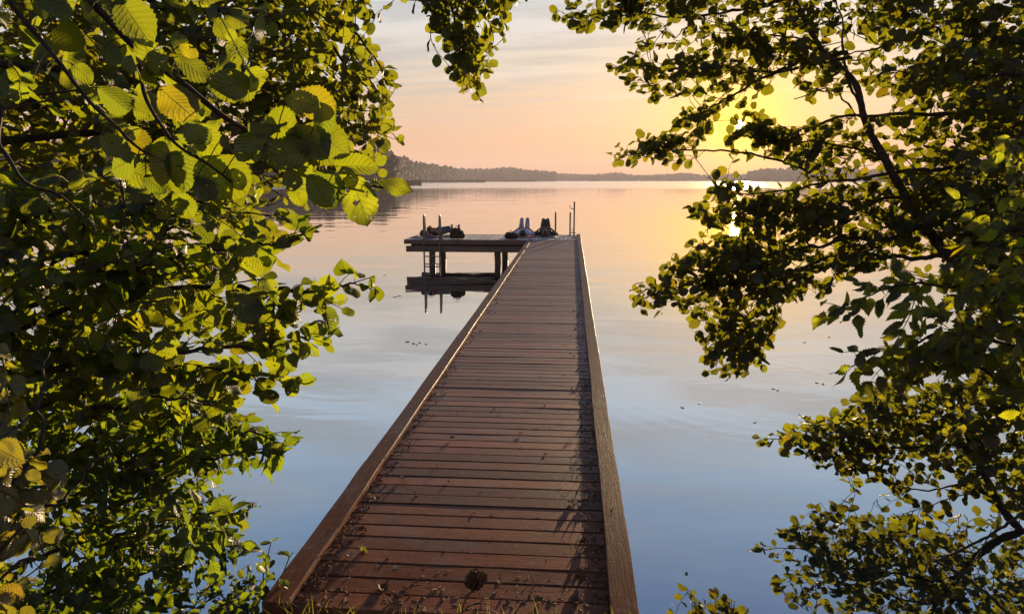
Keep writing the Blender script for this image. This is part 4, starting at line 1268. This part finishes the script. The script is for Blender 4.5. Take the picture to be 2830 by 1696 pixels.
# ---- right bank: leaning alder
P = Plant('alder_tree', 'leaning alder on the right whose long boughs reach left across the low sun', 'tree', (4.6, 4.2, .4), 'alder_leaf_shaded', 'alder', 'bark_grey', seed=81)
P.windows = WIN_R
stem = P.limb([at(2620, 980, 4.9), at(2480, 820, 5.0), at(2340, 665, 5.1), at(2262, 585, 5.2), at(2198, 490, 5.3), at(2140, 392, 5.3), at(2088, 290, 5.4), at(2062, 200, 5.4), at(1985, 110, 5.4), at(1920, -10, 5.4), at(1850, -140, 5.3)], .046, .013, 'trunk', .002, 8, 10)
tk = P.limb([(4.6, 4.2, .2), (4.3, 4.3, .9), at(2620, 980, 4.9)], .10, .065, 'trunk', .002, 8, 10)
RB = [([at(2476, 100, 5.0), at(2380, 92, 5.1), at(2240, 80, 5.2), at(2150, 110, 5.3), at(2050, 130, 5.4)], .026),
      ([at(2050, 128, 5.4), at(1987, 145, 5.5), at(1918, 158, 5.6), at(1836, 188, 5.6), at(1730, 248, 5.7), at(1650, 290, 5.7)], .02),
      ([at(2055, 140, 5.4), at(1880, 165, 5.8), at(1700, 165, 5.9), at(1560, 160, 5.9), at(1490, 165, 5.9)], .014),
      ([at(2476, 265, 4.9), at(2365, 273, 5.0), at(2142, 269, 5.2), at(2030, 285, 5.4), at(1942, 310, 5.6), at(1850, 330, 5.6)], .018),
      ([at(2476, 362, 4.9), at(2365, 388, 5.0), at(2243, 404, 5.2), at(2040, 430, 5.4), at(1918, 446, 5.5), at(1780, 470, 5.6)], .022),
      ([at(2230, 545, 5.2), at(2137, 572, 5.3), at(2020, 570, 5.4), at(1900, 590, 5.5), at(1760, 640, 5.6), at(1560, 720, 5.7)], .022),
      ([at(2300, 615, 5.1), at(2180, 625, 5.3), at(2060, 610, 5.4), at(1960, 640, 5.5), at(1885, 720, 5.5), at(1870, 800, 5.5), at(1800, 880, 5.6)], .018),
      ([at(1950, 650, 5.5), at(1860, 690, 5.6), at(1770, 760, 5.6), at(1720, 880, 5.6)], .010),
      ([at(2190, 480, 5.3), at(2060, 490, 5.5), at(1900, 520, 5.5), at(1700, 520, 5.6)], .014),
      ([at(1920, -10, 5.4), at(1800, 20, 5.6), at(1640, 40, 5.7), at(1500, 30, 5.7), at(1370, 45, 5.7)], .014),
      ([at(1985, 110, 5.4), at(1880, 90, 5.6), at(1740, 80, 5.7)], .010),
      ([at(2140, 390, 5.3), at(2040, 360, 5.5), at(1900, 345, 5.5), at(1780, 330, 5.6)], .010),
      ([at(2088, 290, 5.4), at(2020, 220, 5.5), at(1920, 240, 5.6)], .008),
      ([at(2100, 310, 5.4), at(2060, 180, 5.3), at(2040, 60, 5.2), at(2010, -80, 5.2)], .012),
      ([at(2476, 480, 4.8), at(2330, 520, 4.9), at(2200, 560, 5.0)], .014), ([at(2476, 180, 4.6), at(2300, 190, 4.7), at(2150, 170, 4.8)], .012), ([at(2476, 560, 4.6), at(2350, 590, 4.7)], .014),
      ([at(1960, 420, 5.5), at(1800, 380, 5.6), at(1640, 370, 5.7), at(1500, 375, 5.8)], .010)]
for p, r in RB:
    c = P.limb(p, r, .004, 'branch', .006)
    P.dress(c, .082, .6, .07, .15)
LR = .098
for poly, cov, ang, d0, d1 in (
    ([(1350, -60), (1355, 40), (1385, 80), (1440, 62), (1520, 75), (1560, 55), (1640, 100), (1700, 75), (1760, 120), (1850, 90), (1960, 60), (1990, -60)], 2.90, 185, 5.3, 5.9),
    ([(1490, 145), (1490, 178), (1550, 225), (1575, 255), (1640, 262), (1720, 225), (1850, 185), (1950, 150), (2000, 60), (1850, 60), (1700, 110), (1600, 145), (1540, 130)], 2.90, 180, 5.3, 6.0),
    ([(1490, 352), (1490, 380), (1560, 390), (1640, 395), (1690, 370), (1700, 310), (1735, 262), (1680, 260), (1630, 315), (1550, 322)], 2.75, 180, 5.4, 5.9),
    ([(1762, 265), (1755, 325), (1770, 385), (1850, 375), (1900, 345), (1880, 310), (1840, 300), (1805, 250)], 3.77, 200, 5.4, 5.8),
    ([(1880, 310), (1860, 370), (1905, 400), (1960, 410), (2060, 380), (2100, 300), (1990, 290)], 2.46, 180, 5.3, 5.8),
    ([(1930, 205), (1950, 250), (2010, 230), (2080, 190), (2100, 120), (2000, 140)], 1.30, 190, 5.3, 5.7),
    ([(1690, 430), (1730, 420), (1800, 440), (1850, 480), (1800, 540), (1690, 530), (1655, 510), (1660, 470)], 3.1, 185, 5.4, 5.7),
    ([(1760, 470), (1880, 470), (1980, 440), (2120, 410), (2300, 420), (2476, 440), (2476, 660), (2200, 600), (2100, 610), (2010, 680), (1880, 720), (1700, 720), (1660, 600), (1720, 560)], 3.04, 180, 5.2, 6.0),
    ([(1500, 735), (1600, 640), (1680, 600), (1760, 570), (1820, 620), (1780, 700), (1690, 745), (1600, 760), (1530, 745)], 3.33, 175, 5.5, 5.9),
    ([(1700, 740), (1840, 700), (1880, 720), (1830, 790), (1740, 800), (1700, 850), (1690, 800)], 3.19, 140, 5.4, 5.8),
    ([(1695, 840), (1780, 810), (1830, 820), (1870, 830), (1870, 885), (1790, 890), (1750, 940), (1700, 935)], 2.46, 130, 5.4, 5.7),
    ([(2080, -80), (2560, -80), (2560, 720), (2330, 700), (2240, 560), (2150, 400), (2110, 250), (2090, 100)], 3.1, 180, 4.6, 6.4),
    ([(2280, 120), (2560, 40), (2560, 720), (2380, 700), (2300, 420)], 1.3, 180, 4.4, 6.6),
    ([(1990, -60), (2120, -60), (2140, 60), (2080, 100), (2010, 60)], 1.45, 180, 5.2, 5.7)):
    P.fill(poly, d0, d1, LR, cov * .8, ang, 32, .30, gap=.52)
# crown above the frame: it shades the bank and shows mirrored in the water
P.fill([(1900, -420), (2700, -420), (2700, -60), (1950, -60)], 5.0, 6.6, .10, 1.6, 180, 40, .4)
P.finish()

# ---- right bank: slender second alder low over the water
P = Plant('alder_sapling', 'slender dark-stemmed alder low on the right with one branch level over the water', 'tree', (3.9, 4.5, .2), 'alder_leaf_shaded', 'alder', seed=91)
P.windows = WIN_R[3:4]
st2 = P.limb([at(2620, 1420, 5.0), at(2476, 1290, 5.1), at(2415, 1215, 5.2), at(2362, 1110, 5.3), at(2332, 1010, 5.3), at(2318, 950, 5.4), at(2300, 850, 5.4), at(2330, 720, 5.4)], .032, .014, 'trunk', .002, 8, 9)
for p, r in (([at(2350, 1090, 5.3), at(2280, 1080, 5.3), at(2190, 1082, 5.35), at(2080, 1080, 5.4), at(2000, 1050, 5.45), at(1930, 1000, 5.5)], .013),
             ([at(2320, 960, 5.4), at(2200, 990, 5.4), at(2080, 1020, 5.5), at(1960, 1060, 5.6), at(1860, 1060, 5.6)], .010),
             ([at(2385, 1150, 5.2), at(2270, 1180, 5.3), at(2180, 1170, 5.4), at(2070, 1110, 5.4)], .008),
             ([at(2400, 1190, 5.2), at(2300, 1200, 5.2), at(2190, 1240, 5.2)], .006),
             ([at(2476, 1010, 4.9), at(2400, 1040, 5.0), at(2340, 1080, 5.1)], .012)):
    c = P.limb(p, r, .003, 'branch', .004)
    P.dress(c, .09, .5, .08, .15)
P.fill([(1860, 1060), (1940, 1015), (2060, 970), (2160, 945), (2310, 930), (2310, 1090), (2150, 1100), (2020, 1110), (1920, 1095)], 5.2, 5.9, .086, 3.4, 180, 28, .28, flat=.5)
P.fill([(2080, 1120), (2160, 1120), (2250, 1150), (2240, 1170), (2150, 1160), (2080, 1150)], 5.2, 5.5, .086, .9, 180, 40, .2)
P.fill([(2280, 930), (2560, 880), (2560, 1290), (2440, 1240), (2340, 1230), (2290, 1160), (2250, 1120)], 4.7, 5.5, .088, 1.9, 180, 45, .3)
P.fill([(2240, 1190), (2330, 1180), (2340, 1245), (2280, 1240)], 5.1, 5.4, .085, 1.0, 190, 45, .2)
P.finish()

# ---- right bank: box elder with pointed leaflets
P = Plant('box_elder', 'box elder with long pointed toothed leaflets jutting in from the right', 'tree', (2.9, 2.2, .5), 'box_elder_leaf', 'jag', seed=101)
tr = P.limb([(2.9, 2.2, .4), (2.75, 2.5, 1.2), (2.6, 2.8, 2.0), (2.5, 3.0, 2.7)], .05, .02, 'trunk', .003)
for p, r in (([tr[20], at(2440, 690, 3.1), at(2300, 690, 3.1), at(2180, 690, 3.1), at(2030, 745, 3.1)], .010), ([tr[14], at(2440, 830, 3.1), at(2290, 800, 3.1), at(2190, 840, 3.1), at(2080, 850, 3.1)], .010),
             ([tr[10], at(2440, 920, 3.0), at(2330, 880, 3.1), at(2220, 890, 3.1), at(2130, 880, 3.1)], .008), ([tr[24], at(2480, 560, 3.0), at(2380, 600, 3.0), at(2300, 640, 3.1)], .010)):
    c = P.limb(p, r, .0025, 'branch', .003)
    P.dress(c, .10, .5, .06, .14, pair=True, flat=.3, droop=.5)
P.fill([(2025, 730), (2090, 705), (2180, 680), (2330, 650), (2560, 620), (2560, 800), (2300, 800), (2160, 770), (2060, 745)], 2.9, 3.5, .105, 2.2, 175, 30, .24, pair=True, flat=.3, droop=.7)
P.fill([(2075, 850), (2160, 800), (2300, 790), (2560, 780), (2560, 960), (2330, 950), (2200, 920), (2130, 880)], 2.9, 3.5, .10, 2.5, 170, 30, .24, pair=True, flat=.3, droop=.4)
P.fill([(2300, 400), (2560, 330), (2560, 1010), (2400, 960), (2330, 640)], 2.7, 3.4, .085, 1.1, 175, 40, .26, pair=True, flat=.35, droop=.5)
P.finish()


# ---- bare branches hanging over the water at lower right
def bare_branch(label, pts, r0, r1, side, seed):
    rn = np.random.RandomState(seed)
    mb = MB(); c = catmull(pts, 8); c = c + rn.normal(0, .003, c.shape)
    mb.tube(c, np.linspace(r0, r1, len(c)), 7)
    o = mb.build('bare_branch', M['bark_grey'], None, True)
    tag(o, label, 'branch', 'bare branches at lower right')
    for k, l in side:
        mb = MB(); p = c[k]
        mb.tube(catmull([p, p + np.array((-.3, .1, -.45)) * l, p + np.array((-.5, .1, -1.0)) * l], 5), (np.linspace(r1 * .8, r1 * .4, 11)), 5)
        mb.build('side_twig', M['bark_grey'], o, True)


bare_branch('bare pale-barked branch slanting down to a broken tip above the mirrored tree', [at(2560, 1195, 4.6), at(2476, 1238, 4.6), at(2400, 1290, 4.65), at(2300, 1340, 4.7), at(2190, 1382, 4.7), at(2180, 1375, 4.69)], .012, .005, [(24, .28), (14, .2)], 1)
bare_branch('thin bare branch bowing along the bottom right edge over dark water', [at(2560, 1400, 4.4), at(2476, 1432, 4.4), at(2390, 1455, 4.4), at(2300, 1455, 4.45), at(2200, 1440, 4.5)], .008, .003, [(20, .12)], 2)
# ------------------------------------------------------------------ small things on the boards and the bank
M['dry'] = simple('dry_leaf', (.16, .075, .032), (.07, .032, .015), 60, .85, bump=.5)
M['dry_pale'] = simple('pale_dry_leaf', (.40, .30, .21), (.25, .17, .11), 60, .8, bump=.5)
M['dry_twig'] = simple('dry_twig', (.16, .085, .055), (.07, .04, .028), 90, .85, bump=.3)
M['grass'] = leaf_material('grass_blade', (.15, .15, .01), (.05, .05, .01), .3, 3.0, .1, .05)
RD = np.random.RandomState(77)


def dry_leaf(sx, sy, size, label, mat='dry', curl=1.0, rot=None, group='dry leaves on the boards', z=DZ + .004):
    p = on_level(sx, sy, z)
    rn = RD
    n, m_ = 9, 5
    rot = rn.uniform(0, 6.28) if rot is None else rot
    V = []
    cu = curl * rn.uniform(.6, 1.3)
    for i in range(n):
        t = i / (n - 1); w = .36 * math.sin(PI * t ** .9) ** .7 + .01
        for j in range(m_):
            q = -1 + 2 * j / (m_ - 1)
            x = q * w; zz = cu * (x * x * 1.6 + .5 * (t - .45) ** 2 + .05 * math.sin(9 * t + q * 3)) + rn.normal(0, .012)
            V.append(((x * math.cos(rot) - (t - .5) * math.sin(rot)) * size, (x * math.sin(rot) + (t - .5) * math.cos(rot)) * size, max(0, zz) * size))
    V = np.array(V); V[:, 2] -= V[:, 2].min(); V += p
    N_ = len(V); V2 = V + (0, 0, .0012)
    F = []
    for i in range(n - 1):
        for j in range(m_ - 1):
            a = i * m_ + j
            F.append((a, a + m_, a + m_ + 1, a + 1)); F.append((N_ + a, N_ + a + 1, N_ + a + m_ + 1, N_ + a + m_))
    o = link('dry_leaf', mesh_np('dry_leaf', np.vstack([V, V2]), F), M[mat], None, True)
    return tag(o, label, 'leaf', group)


def dry_twig(pts, r, label, mat='dry_twig', lift=.0, fork=None):
    P_ = [on_level(x, y, DZ + .003 + r) + (0, 0, h) for x, y, h in pts]
    c = catmull(P_, 6); c = c + RD.normal(0, r * .35, c.shape)
    mb = MB(); mb.tube(c, np.linspace(r, r * .5, len(c)), 6)
    if fork is not None:
        k = int(len(c) * fork[0]); mb.tube(catmull([c[k], c[k] + np.array(fork[1]) * .5 + (0, 0, .004), c[k] + np.array(fork[1])], 4), np.linspace(r * .7, r * .35, 9), 5)
    o = mb.build('dry_twig', M[mat], None, True)
    return tag(o, label, 'twig', 'dry twigs on the boards')


for a in ((1616, 1376, .055, 'pale curled leaf standing highest near the right edge board', 'dry_pale', 2.0), (1577, 1388, .045, 'smaller pale leaf left of the pale curled one', 'dry_pale', 1.6),
          (1440, 1198, .045, 'lone white-grey flat leaf in the middle of the walkway', 'dry_pale', .5), (1113, 1323, .05, 'pale crumpled leaf on the left half of the boards', 'dry_pale', 1.6),
          (968, 1534, .045, 'greenish yellow leaf lying flat left of the grass tuft', 'dry_pale', .7), (1093, 1576, .05, 'tan leaf tilted up at the foreground left of the tall dead plant', 'dry_pale', 1.5),
          (1605, 1600, .06, 'brown curled leaf in the foreground by the right edge board', 'dry', 1.5), (1590, 1660, .06, 'long rusty leaf curled like a boat at the lower right boards', 'dry', 1.4),
          (1490, 1660, .05, 'dark bent leaf right of the wiry stem', 'dry', 1.6), (1060, 1630, .06, 'dark arched leaf in the foreground left of centre', 'dry', 1.8),
          (850, 1610, .045, 'small brown leaf near the left edge board in the foreground', 'dry', 1.4), (1042, 1378, .04, 'reddish scrap of leaf on the left boards behind the grass tuft', 'dry', 1.5),
          (1000, 1465, .045, 'brown leaf upright behind the grass tuft', 'dry', 1.9), (1612, 1500, .05, 'dark brown leaf in the shadow strip of the right edge board', 'dry', 1.5),
          (1600, 1065, .05, 'pale fleck of leaf far out by the right edge board', 'dry_pale', 1.4), (1250, 1210, .04, 'thin upright leaf scrap left of the middle', 'dry', 1.6)):
    dry_leaf(a[0], a[1], a[2], a[3], a[4], a[5])
dry_twig([(1095, 1650, .0), (1130, 1630, .012), (1173, 1608, .03)], .006, 'stout forked stick with a lichened end propped in the foreground', fork=(.4, (.06, .02, .01)))
dry_twig([(1045, 1690, 0), (1085, 1672, .01), (1135, 1640, .02)], .005, 'dark stick lying below the stout forked one', fork=(.5, (-.05, .04, .01)))
dry_twig([(809, 1646, 0), (850, 1650, .004), (880, 1652, .002)], .003, 'straight pale twig by the bottom left corner of the boards')
dry_twig([(800, 1656, 0), (806, 1668, .003), (820, 1675, 0)], .004, 'short crooked pale twig beside the left edge board at the very front')
dry_twig([(860, 1588, 0), (875, 1578, .006), (891, 1568, .002)], .0025, 'thin grey twig pointing away along the left boards')
dry_twig([(893, 1508, 0), (904, 1490, .012), (918, 1472, .03)], .0045, 'orange-lit peeled twig leaning on the left edge board')
dry_twig([(945, 1612, 0), (958, 1604, .008), (968, 1597, .004)], .0035, 'short lit twig left of centre in the foreground')
dry_twig([(1660, 1440, 0), (1680, 1428, .015), (1698, 1414, .035)], .0025, 'hair-thin twig leaning against the right edge board')
dry_twig([(1655, 1325, 0), (1660, 1322, .02), (1684, 1338, .005)], .003, 'bent twig with a pale elbow in the shadow of the right edge board')
dry_twig([(1612, 1475, 0), (1616, 1465, .012), (1613, 1458, .02)], .003, 'short pale twig standing in the right foreground')
dry_twig([(1640, 1175, 0), (1655, 1182, .01), (1668, 1195, .0)], .003, 'curved twig half way along the right edge board')
dry_twig([(1270, 1695, 0), (1300, 1680, .01), (1345, 1664, .02)], .005, 'long dark stick at the very front under the dead plant', fork=(.6, (.08, -.01, .01)))
dry_twig([(1310, 1696, .0), (1330, 1690, .012), (1370, 1693, .004)], .0045, 'pale lit stick at the front edge right of the dead plant', fork=(.5, (.0, .0, .05)))


def litter():
    """crumbs of bark, seed and leaf swept against the edge boards"""
    rn = np.random.RandomState(5)
    V, F = [], []
    def crumb(x, y, z, s, fl):
        b = len(V); a = rn.uniform(0, 6.28); l = s * rn.uniform(.8, 2.4); w = s * rn.uniform(.4, .8); h = s * fl
        ca, sa = math.cos(a), math.sin(a)
        for (u, v, hh) in ((-1, -1, 0), (1, -1, 0), (1, 1, 0), (-1, 1, 0), (-.7, -.6, 1), (.8, -.6, 1.1), (.7, .6, .8), (-.8, .7, 1.2)):
            V.append((x + u * l * ca - v * w * sa, y + u * l * sa + v * w * ca, z + hh * h * rn.uniform(.7, 1.3)))
        for f in ((0, 3, 2, 1), (4, 5, 6, 7), (0, 1, 5, 4), (1, 2, 6, 5), (2, 3, 7, 6), (3, 0, 4, 7)): F.append(tuple(b + q for q in f))
    for q in range(1500):
        y = Y0 + 12 * rn.rand() ** 2.2
        mid = rn.rand() > .72
        if not mid:
            x = XL + .105 + abs(rn.normal(0, .05)) if rn.rand() < .5 else XR - .105 - abs(rn.normal(0, .06))
        else: x = rn.uniform(XL + .12, XR - .12)
        crumb(x, y, DZ + .001, rn.uniform(.0018, .0062), rn.uniform(.08, .35) if mid and rn.rand() < .85 else rn.uniform(.4, 1.4))
    for _ in range(110):
        crumb(rn.uniform(XL + .12, XR - .12), Y0 + .16 * rn.rand() ** 1.5, DZ + .001, rn.uniform(.004, .009), rn.uniform(.2, .7))
    o = link('leaf_litter', mesh_np('leaf_litter', V, F), M['dry'], None)
    tag(o, 'crumbs of bark and leaf scattered over the boards', 'litter', kind='stuff')
    V.clear(); F.clear()
    for _ in range(700):
        y = Y0 + 9 * rn.rand() ** 2; x = rn.uniform(XL + .11, XR - .11)
        crumb(x, y, DZ + .001, rn.uniform(.0012, .0030), rn.uniform(.1, .3))
    o = link('pale_litter', mesh_np('pale_litter', V, F), M['dry_pale'], None)
    tag(o, 'pale specks of seed husk scattered over the boards', 'litter', kind='stuff')
    mb = MB()                       # fine rootlets along both edge boards
    for _ in range(320):
        y = Y0 + 3.6 * rn.rand() ** 1.3; lf = rn.rand() < .5
        x = XL + .11 + abs(rn.normal(0, .04)) if lf else XR - .11 - abs(rn.normal(0, .045))
        p = np.array((x, y, DZ + .004)); pts = [p]
        for k in range(3): p = p + np.array((rn.normal(0, .016), rn.normal(0, .016), rn.normal(.002, .008))); p[2] = max(p[2], DZ + .003); pts.append(p)
        mb.tube(catmull(pts, 3), .0011, 4, False)
    tag(mb.build('rootlets', M['dry_twig'], None), 'tangled fine rootlets caught along the edge boards', 'litter', kind='stuff')


litter()


def dead_plant():
    base = on_level(1290, 1720, DZ - .02)
    t = thing('dead_plant', 'tall dead plant with a crumpled brown head standing in the foreground centre', 'plant', tuple(base))
    d = base[1]
    def a(x, y): return ats(x, y, 2.78)
    pts = [base, a(1277, 1690), a(1290, 1650), a(1308, 1628)]
    mb = MB(); c = catmull(pts, 6); mb.tube(c, np.linspace(.0035, .0045, len(c)), 6); mb.build('stem', M['dry_twig'], t, True)
    h = a(1320, 1590)
    rn = np.random.RandomState(9)
    V, F = [], []
    for k in range(9):
        th = rn.uniform(0, 6.28); b = len(V)
        o0 = a(1308 + rn.normal(0, 2), 1628)
        tip = h + np.array((math.cos(th) * .028, math.sin(th) * .028, rn.uniform(-.002, .045)))
        ax = unit(tip - o0); s_ = unit(np.cross(ax, rn.normal(0, 1, 3)))
        n_ = np.cross(ax, s_); L = np.linalg.norm(tip - o0)
        for i in range(8):
            tt = i / 7; w = .026 * math.sin(PI * min(1, tt * .95 + .02)) ** .8 * (1 + .25 * math.sin(tt * 21 + k))
            for q in (-1, -.3, .4, 1):
                V.append(o0 + ax * L * tt + s_ * w * q + n_ * (.016 * q * q * (1 if k % 2 else -1) + rn.normal(0, .0025)) + np.array((0, 0, -.03 * max(0, tt - .7))))
        for i in range(7):
            for q in range(3): x = b + i * 4 + q; F.append((x, x + 1, x + 5, x + 4))
    link('dead_head', mesh_np('dead_head', V, F), M['dry'], t, True)
    mb = MB(); mb.tube(catmull([a(1305, 1615), a(1296, 1600), a(1286, 1578)], 4), .0016, 5); mb.build('dry_stalk', M['dry_twig'], t, True)
    w = MB(); q = [on_level(1405, 1720, DZ - .02), ats(1440, 1668, 2.80), ats(1462, 1650, 2.82), ats(1473, 1620, 2.84), ats(1475, 1605, 2.85), ats(1466, 1582, 2.86)]
    w.tube(catmull(q, 5), np.linspace(.0026, .0016, 26), 5)
    tag(w.build('wiry_stem', M['dry_twig'], None, True), 'wiry bare stem rising before the boards right of the dead plant', 'plant')


dead_plant()


def grass_tuft(name, label, c, n, h, r, seed):
    rn = np.random.RandomState(seed); V, F, U = [], [], []
    for _ in range(n):
        p = np.array(c) + (rn.normal(0, r), rn.normal(0, r * .6), 0); th = rn.uniform(0, 6.28); l = h * rn.uniform(.5, 1.2); le = rn.uniform(.2, .9); w = rn.uniform(.0016, .0032)
        d = np.array((math.cos(th), math.sin(th), 0)); s_ = np.array((-d[1], d[0], 0)) if rn.rand() < .5 else np.array((1, 0, 0)); b = len(V)
        for i in range(6):
            t = i / 5; q = p + d * l * le * t * t + np.array((0, 0, l * t * (1 - .45 * le * t))); ww = w * (1 - t * .93)
            V += [q - s_ * ww, q + s_ * ww]; U += [(0.3, t), (.8, t)]
        for i in range(5): F.append((b + 2 * i, b + 2 * i + 1, b + 2 * i + 3, b + 2 * i + 2))
    return link(name, mesh_np(name, V, F, U), M['grass'], None, True)


tag(grass_tuft('grass_tuft', '', on_level(1006, 1524, DZ), 22, .035, .008, 1), 'small yellow-green grass tuft growing between the boards', 'grass tuft')
def bank_grass():
    rn = np.random.RandomState(4); V, F, U = [], [], []
    for _ in range(330):
        x = rn.uniform(-1.15, .35); y = rn.uniform(2.36, 2.60); tall = rn.rand() < .10
        l = rn.uniform(.04, .10) * (1.5 if tall else 1); th = rn.uniform(0, 6.28); le = rn.uniform(.1, .8); w = rn.uniform(.0016, .003)
        p = np.array((x, y, .70)); d = np.array((math.cos(th), math.sin(th), 0)); b = len(V); s_ = np.array((1, .2, 0))
        for i in range(6):
            t = i / 5; q = p + d * l * le * t * t + np.array((0, 0, l * 1.25 * t * (1 - .4 * le * t))); ww = w * (1 - t * .93)
            V += [q - s_ * ww, q + s_ * ww]; U += [(.3, t), (.8, t)]
        for i in range(5): F.append((b + 2 * i, b + 2 * i + 1, b + 2 * i + 3, b + 2 * i + 2))
    tag(link('grass', mesh_np('grass', V, F, U), M['grass'], None, True), 'sparse lit grass blades on the bank at the foot of the jetty', 'grass', kind='stuff')


bank_grass()

# bits afloat
M['float'] = simple('floating_leaf', (.14, .10, .07), (.30, .20, .14), 50, .7, bump=0)
FL = [(965, 715), (955, 718), (722, 850), (735, 852), (985, 826), (1000, 830), (1015, 828), (1030, 832), (1008, 833), (1870, 940), (1880, 943), (1945, 827), (1975, 925), (1990, 928), (2110, 922), (1825, 1020), (1650, 985), (1690, 975), (2005, 815), (660, 1385), (1660, 1385), (1680, 800), (930, 665)]
for k, (x, y) in enumerate(FL):
    p = on_level(x / DS, y / DS, .003)
    r = np.linalg.norm(p - CAMP)
    s_ = .0013 * r * RD.uniform(.6, 1.2)
    n = 9; V = [p + (0, 0, .004)]; ph = RD.uniform(0, 6)
    for i in range(n):
        a = i / n * 2 * PI; q = s_ * (1 + .35 * math.sin(2 * a + ph) + .2 * RD.rand())
        V.append(p + (q * 1.5 * math.cos(a), q * math.sin(a), .002 + .004 * RD.rand()))
    bot = [v - np.array((0, 0, .004)) for v in V]
    F = [(0, 1 + i, 1 + (i + 1) % n) for i in range(n)] + [(n + 1, n + 2 + (i + 1) % n, n + 2 + i) for i in range(n)]
    F += [(1 + i, n + 2 + i, n + 2 + (i + 1) % n) for i in range(n)] + [(1 + i, n + 2 + (i + 1) % n, 1 + (i + 1) % n) for i in range(n)]
    tag(link('floating_leaf', mesh_np('floating_leaf', V + bot, F), M['float'], None), 'tiny dead leaf floating on the still lake', 'leaf', 'dead leaves afloat on the lake')

build_haze()
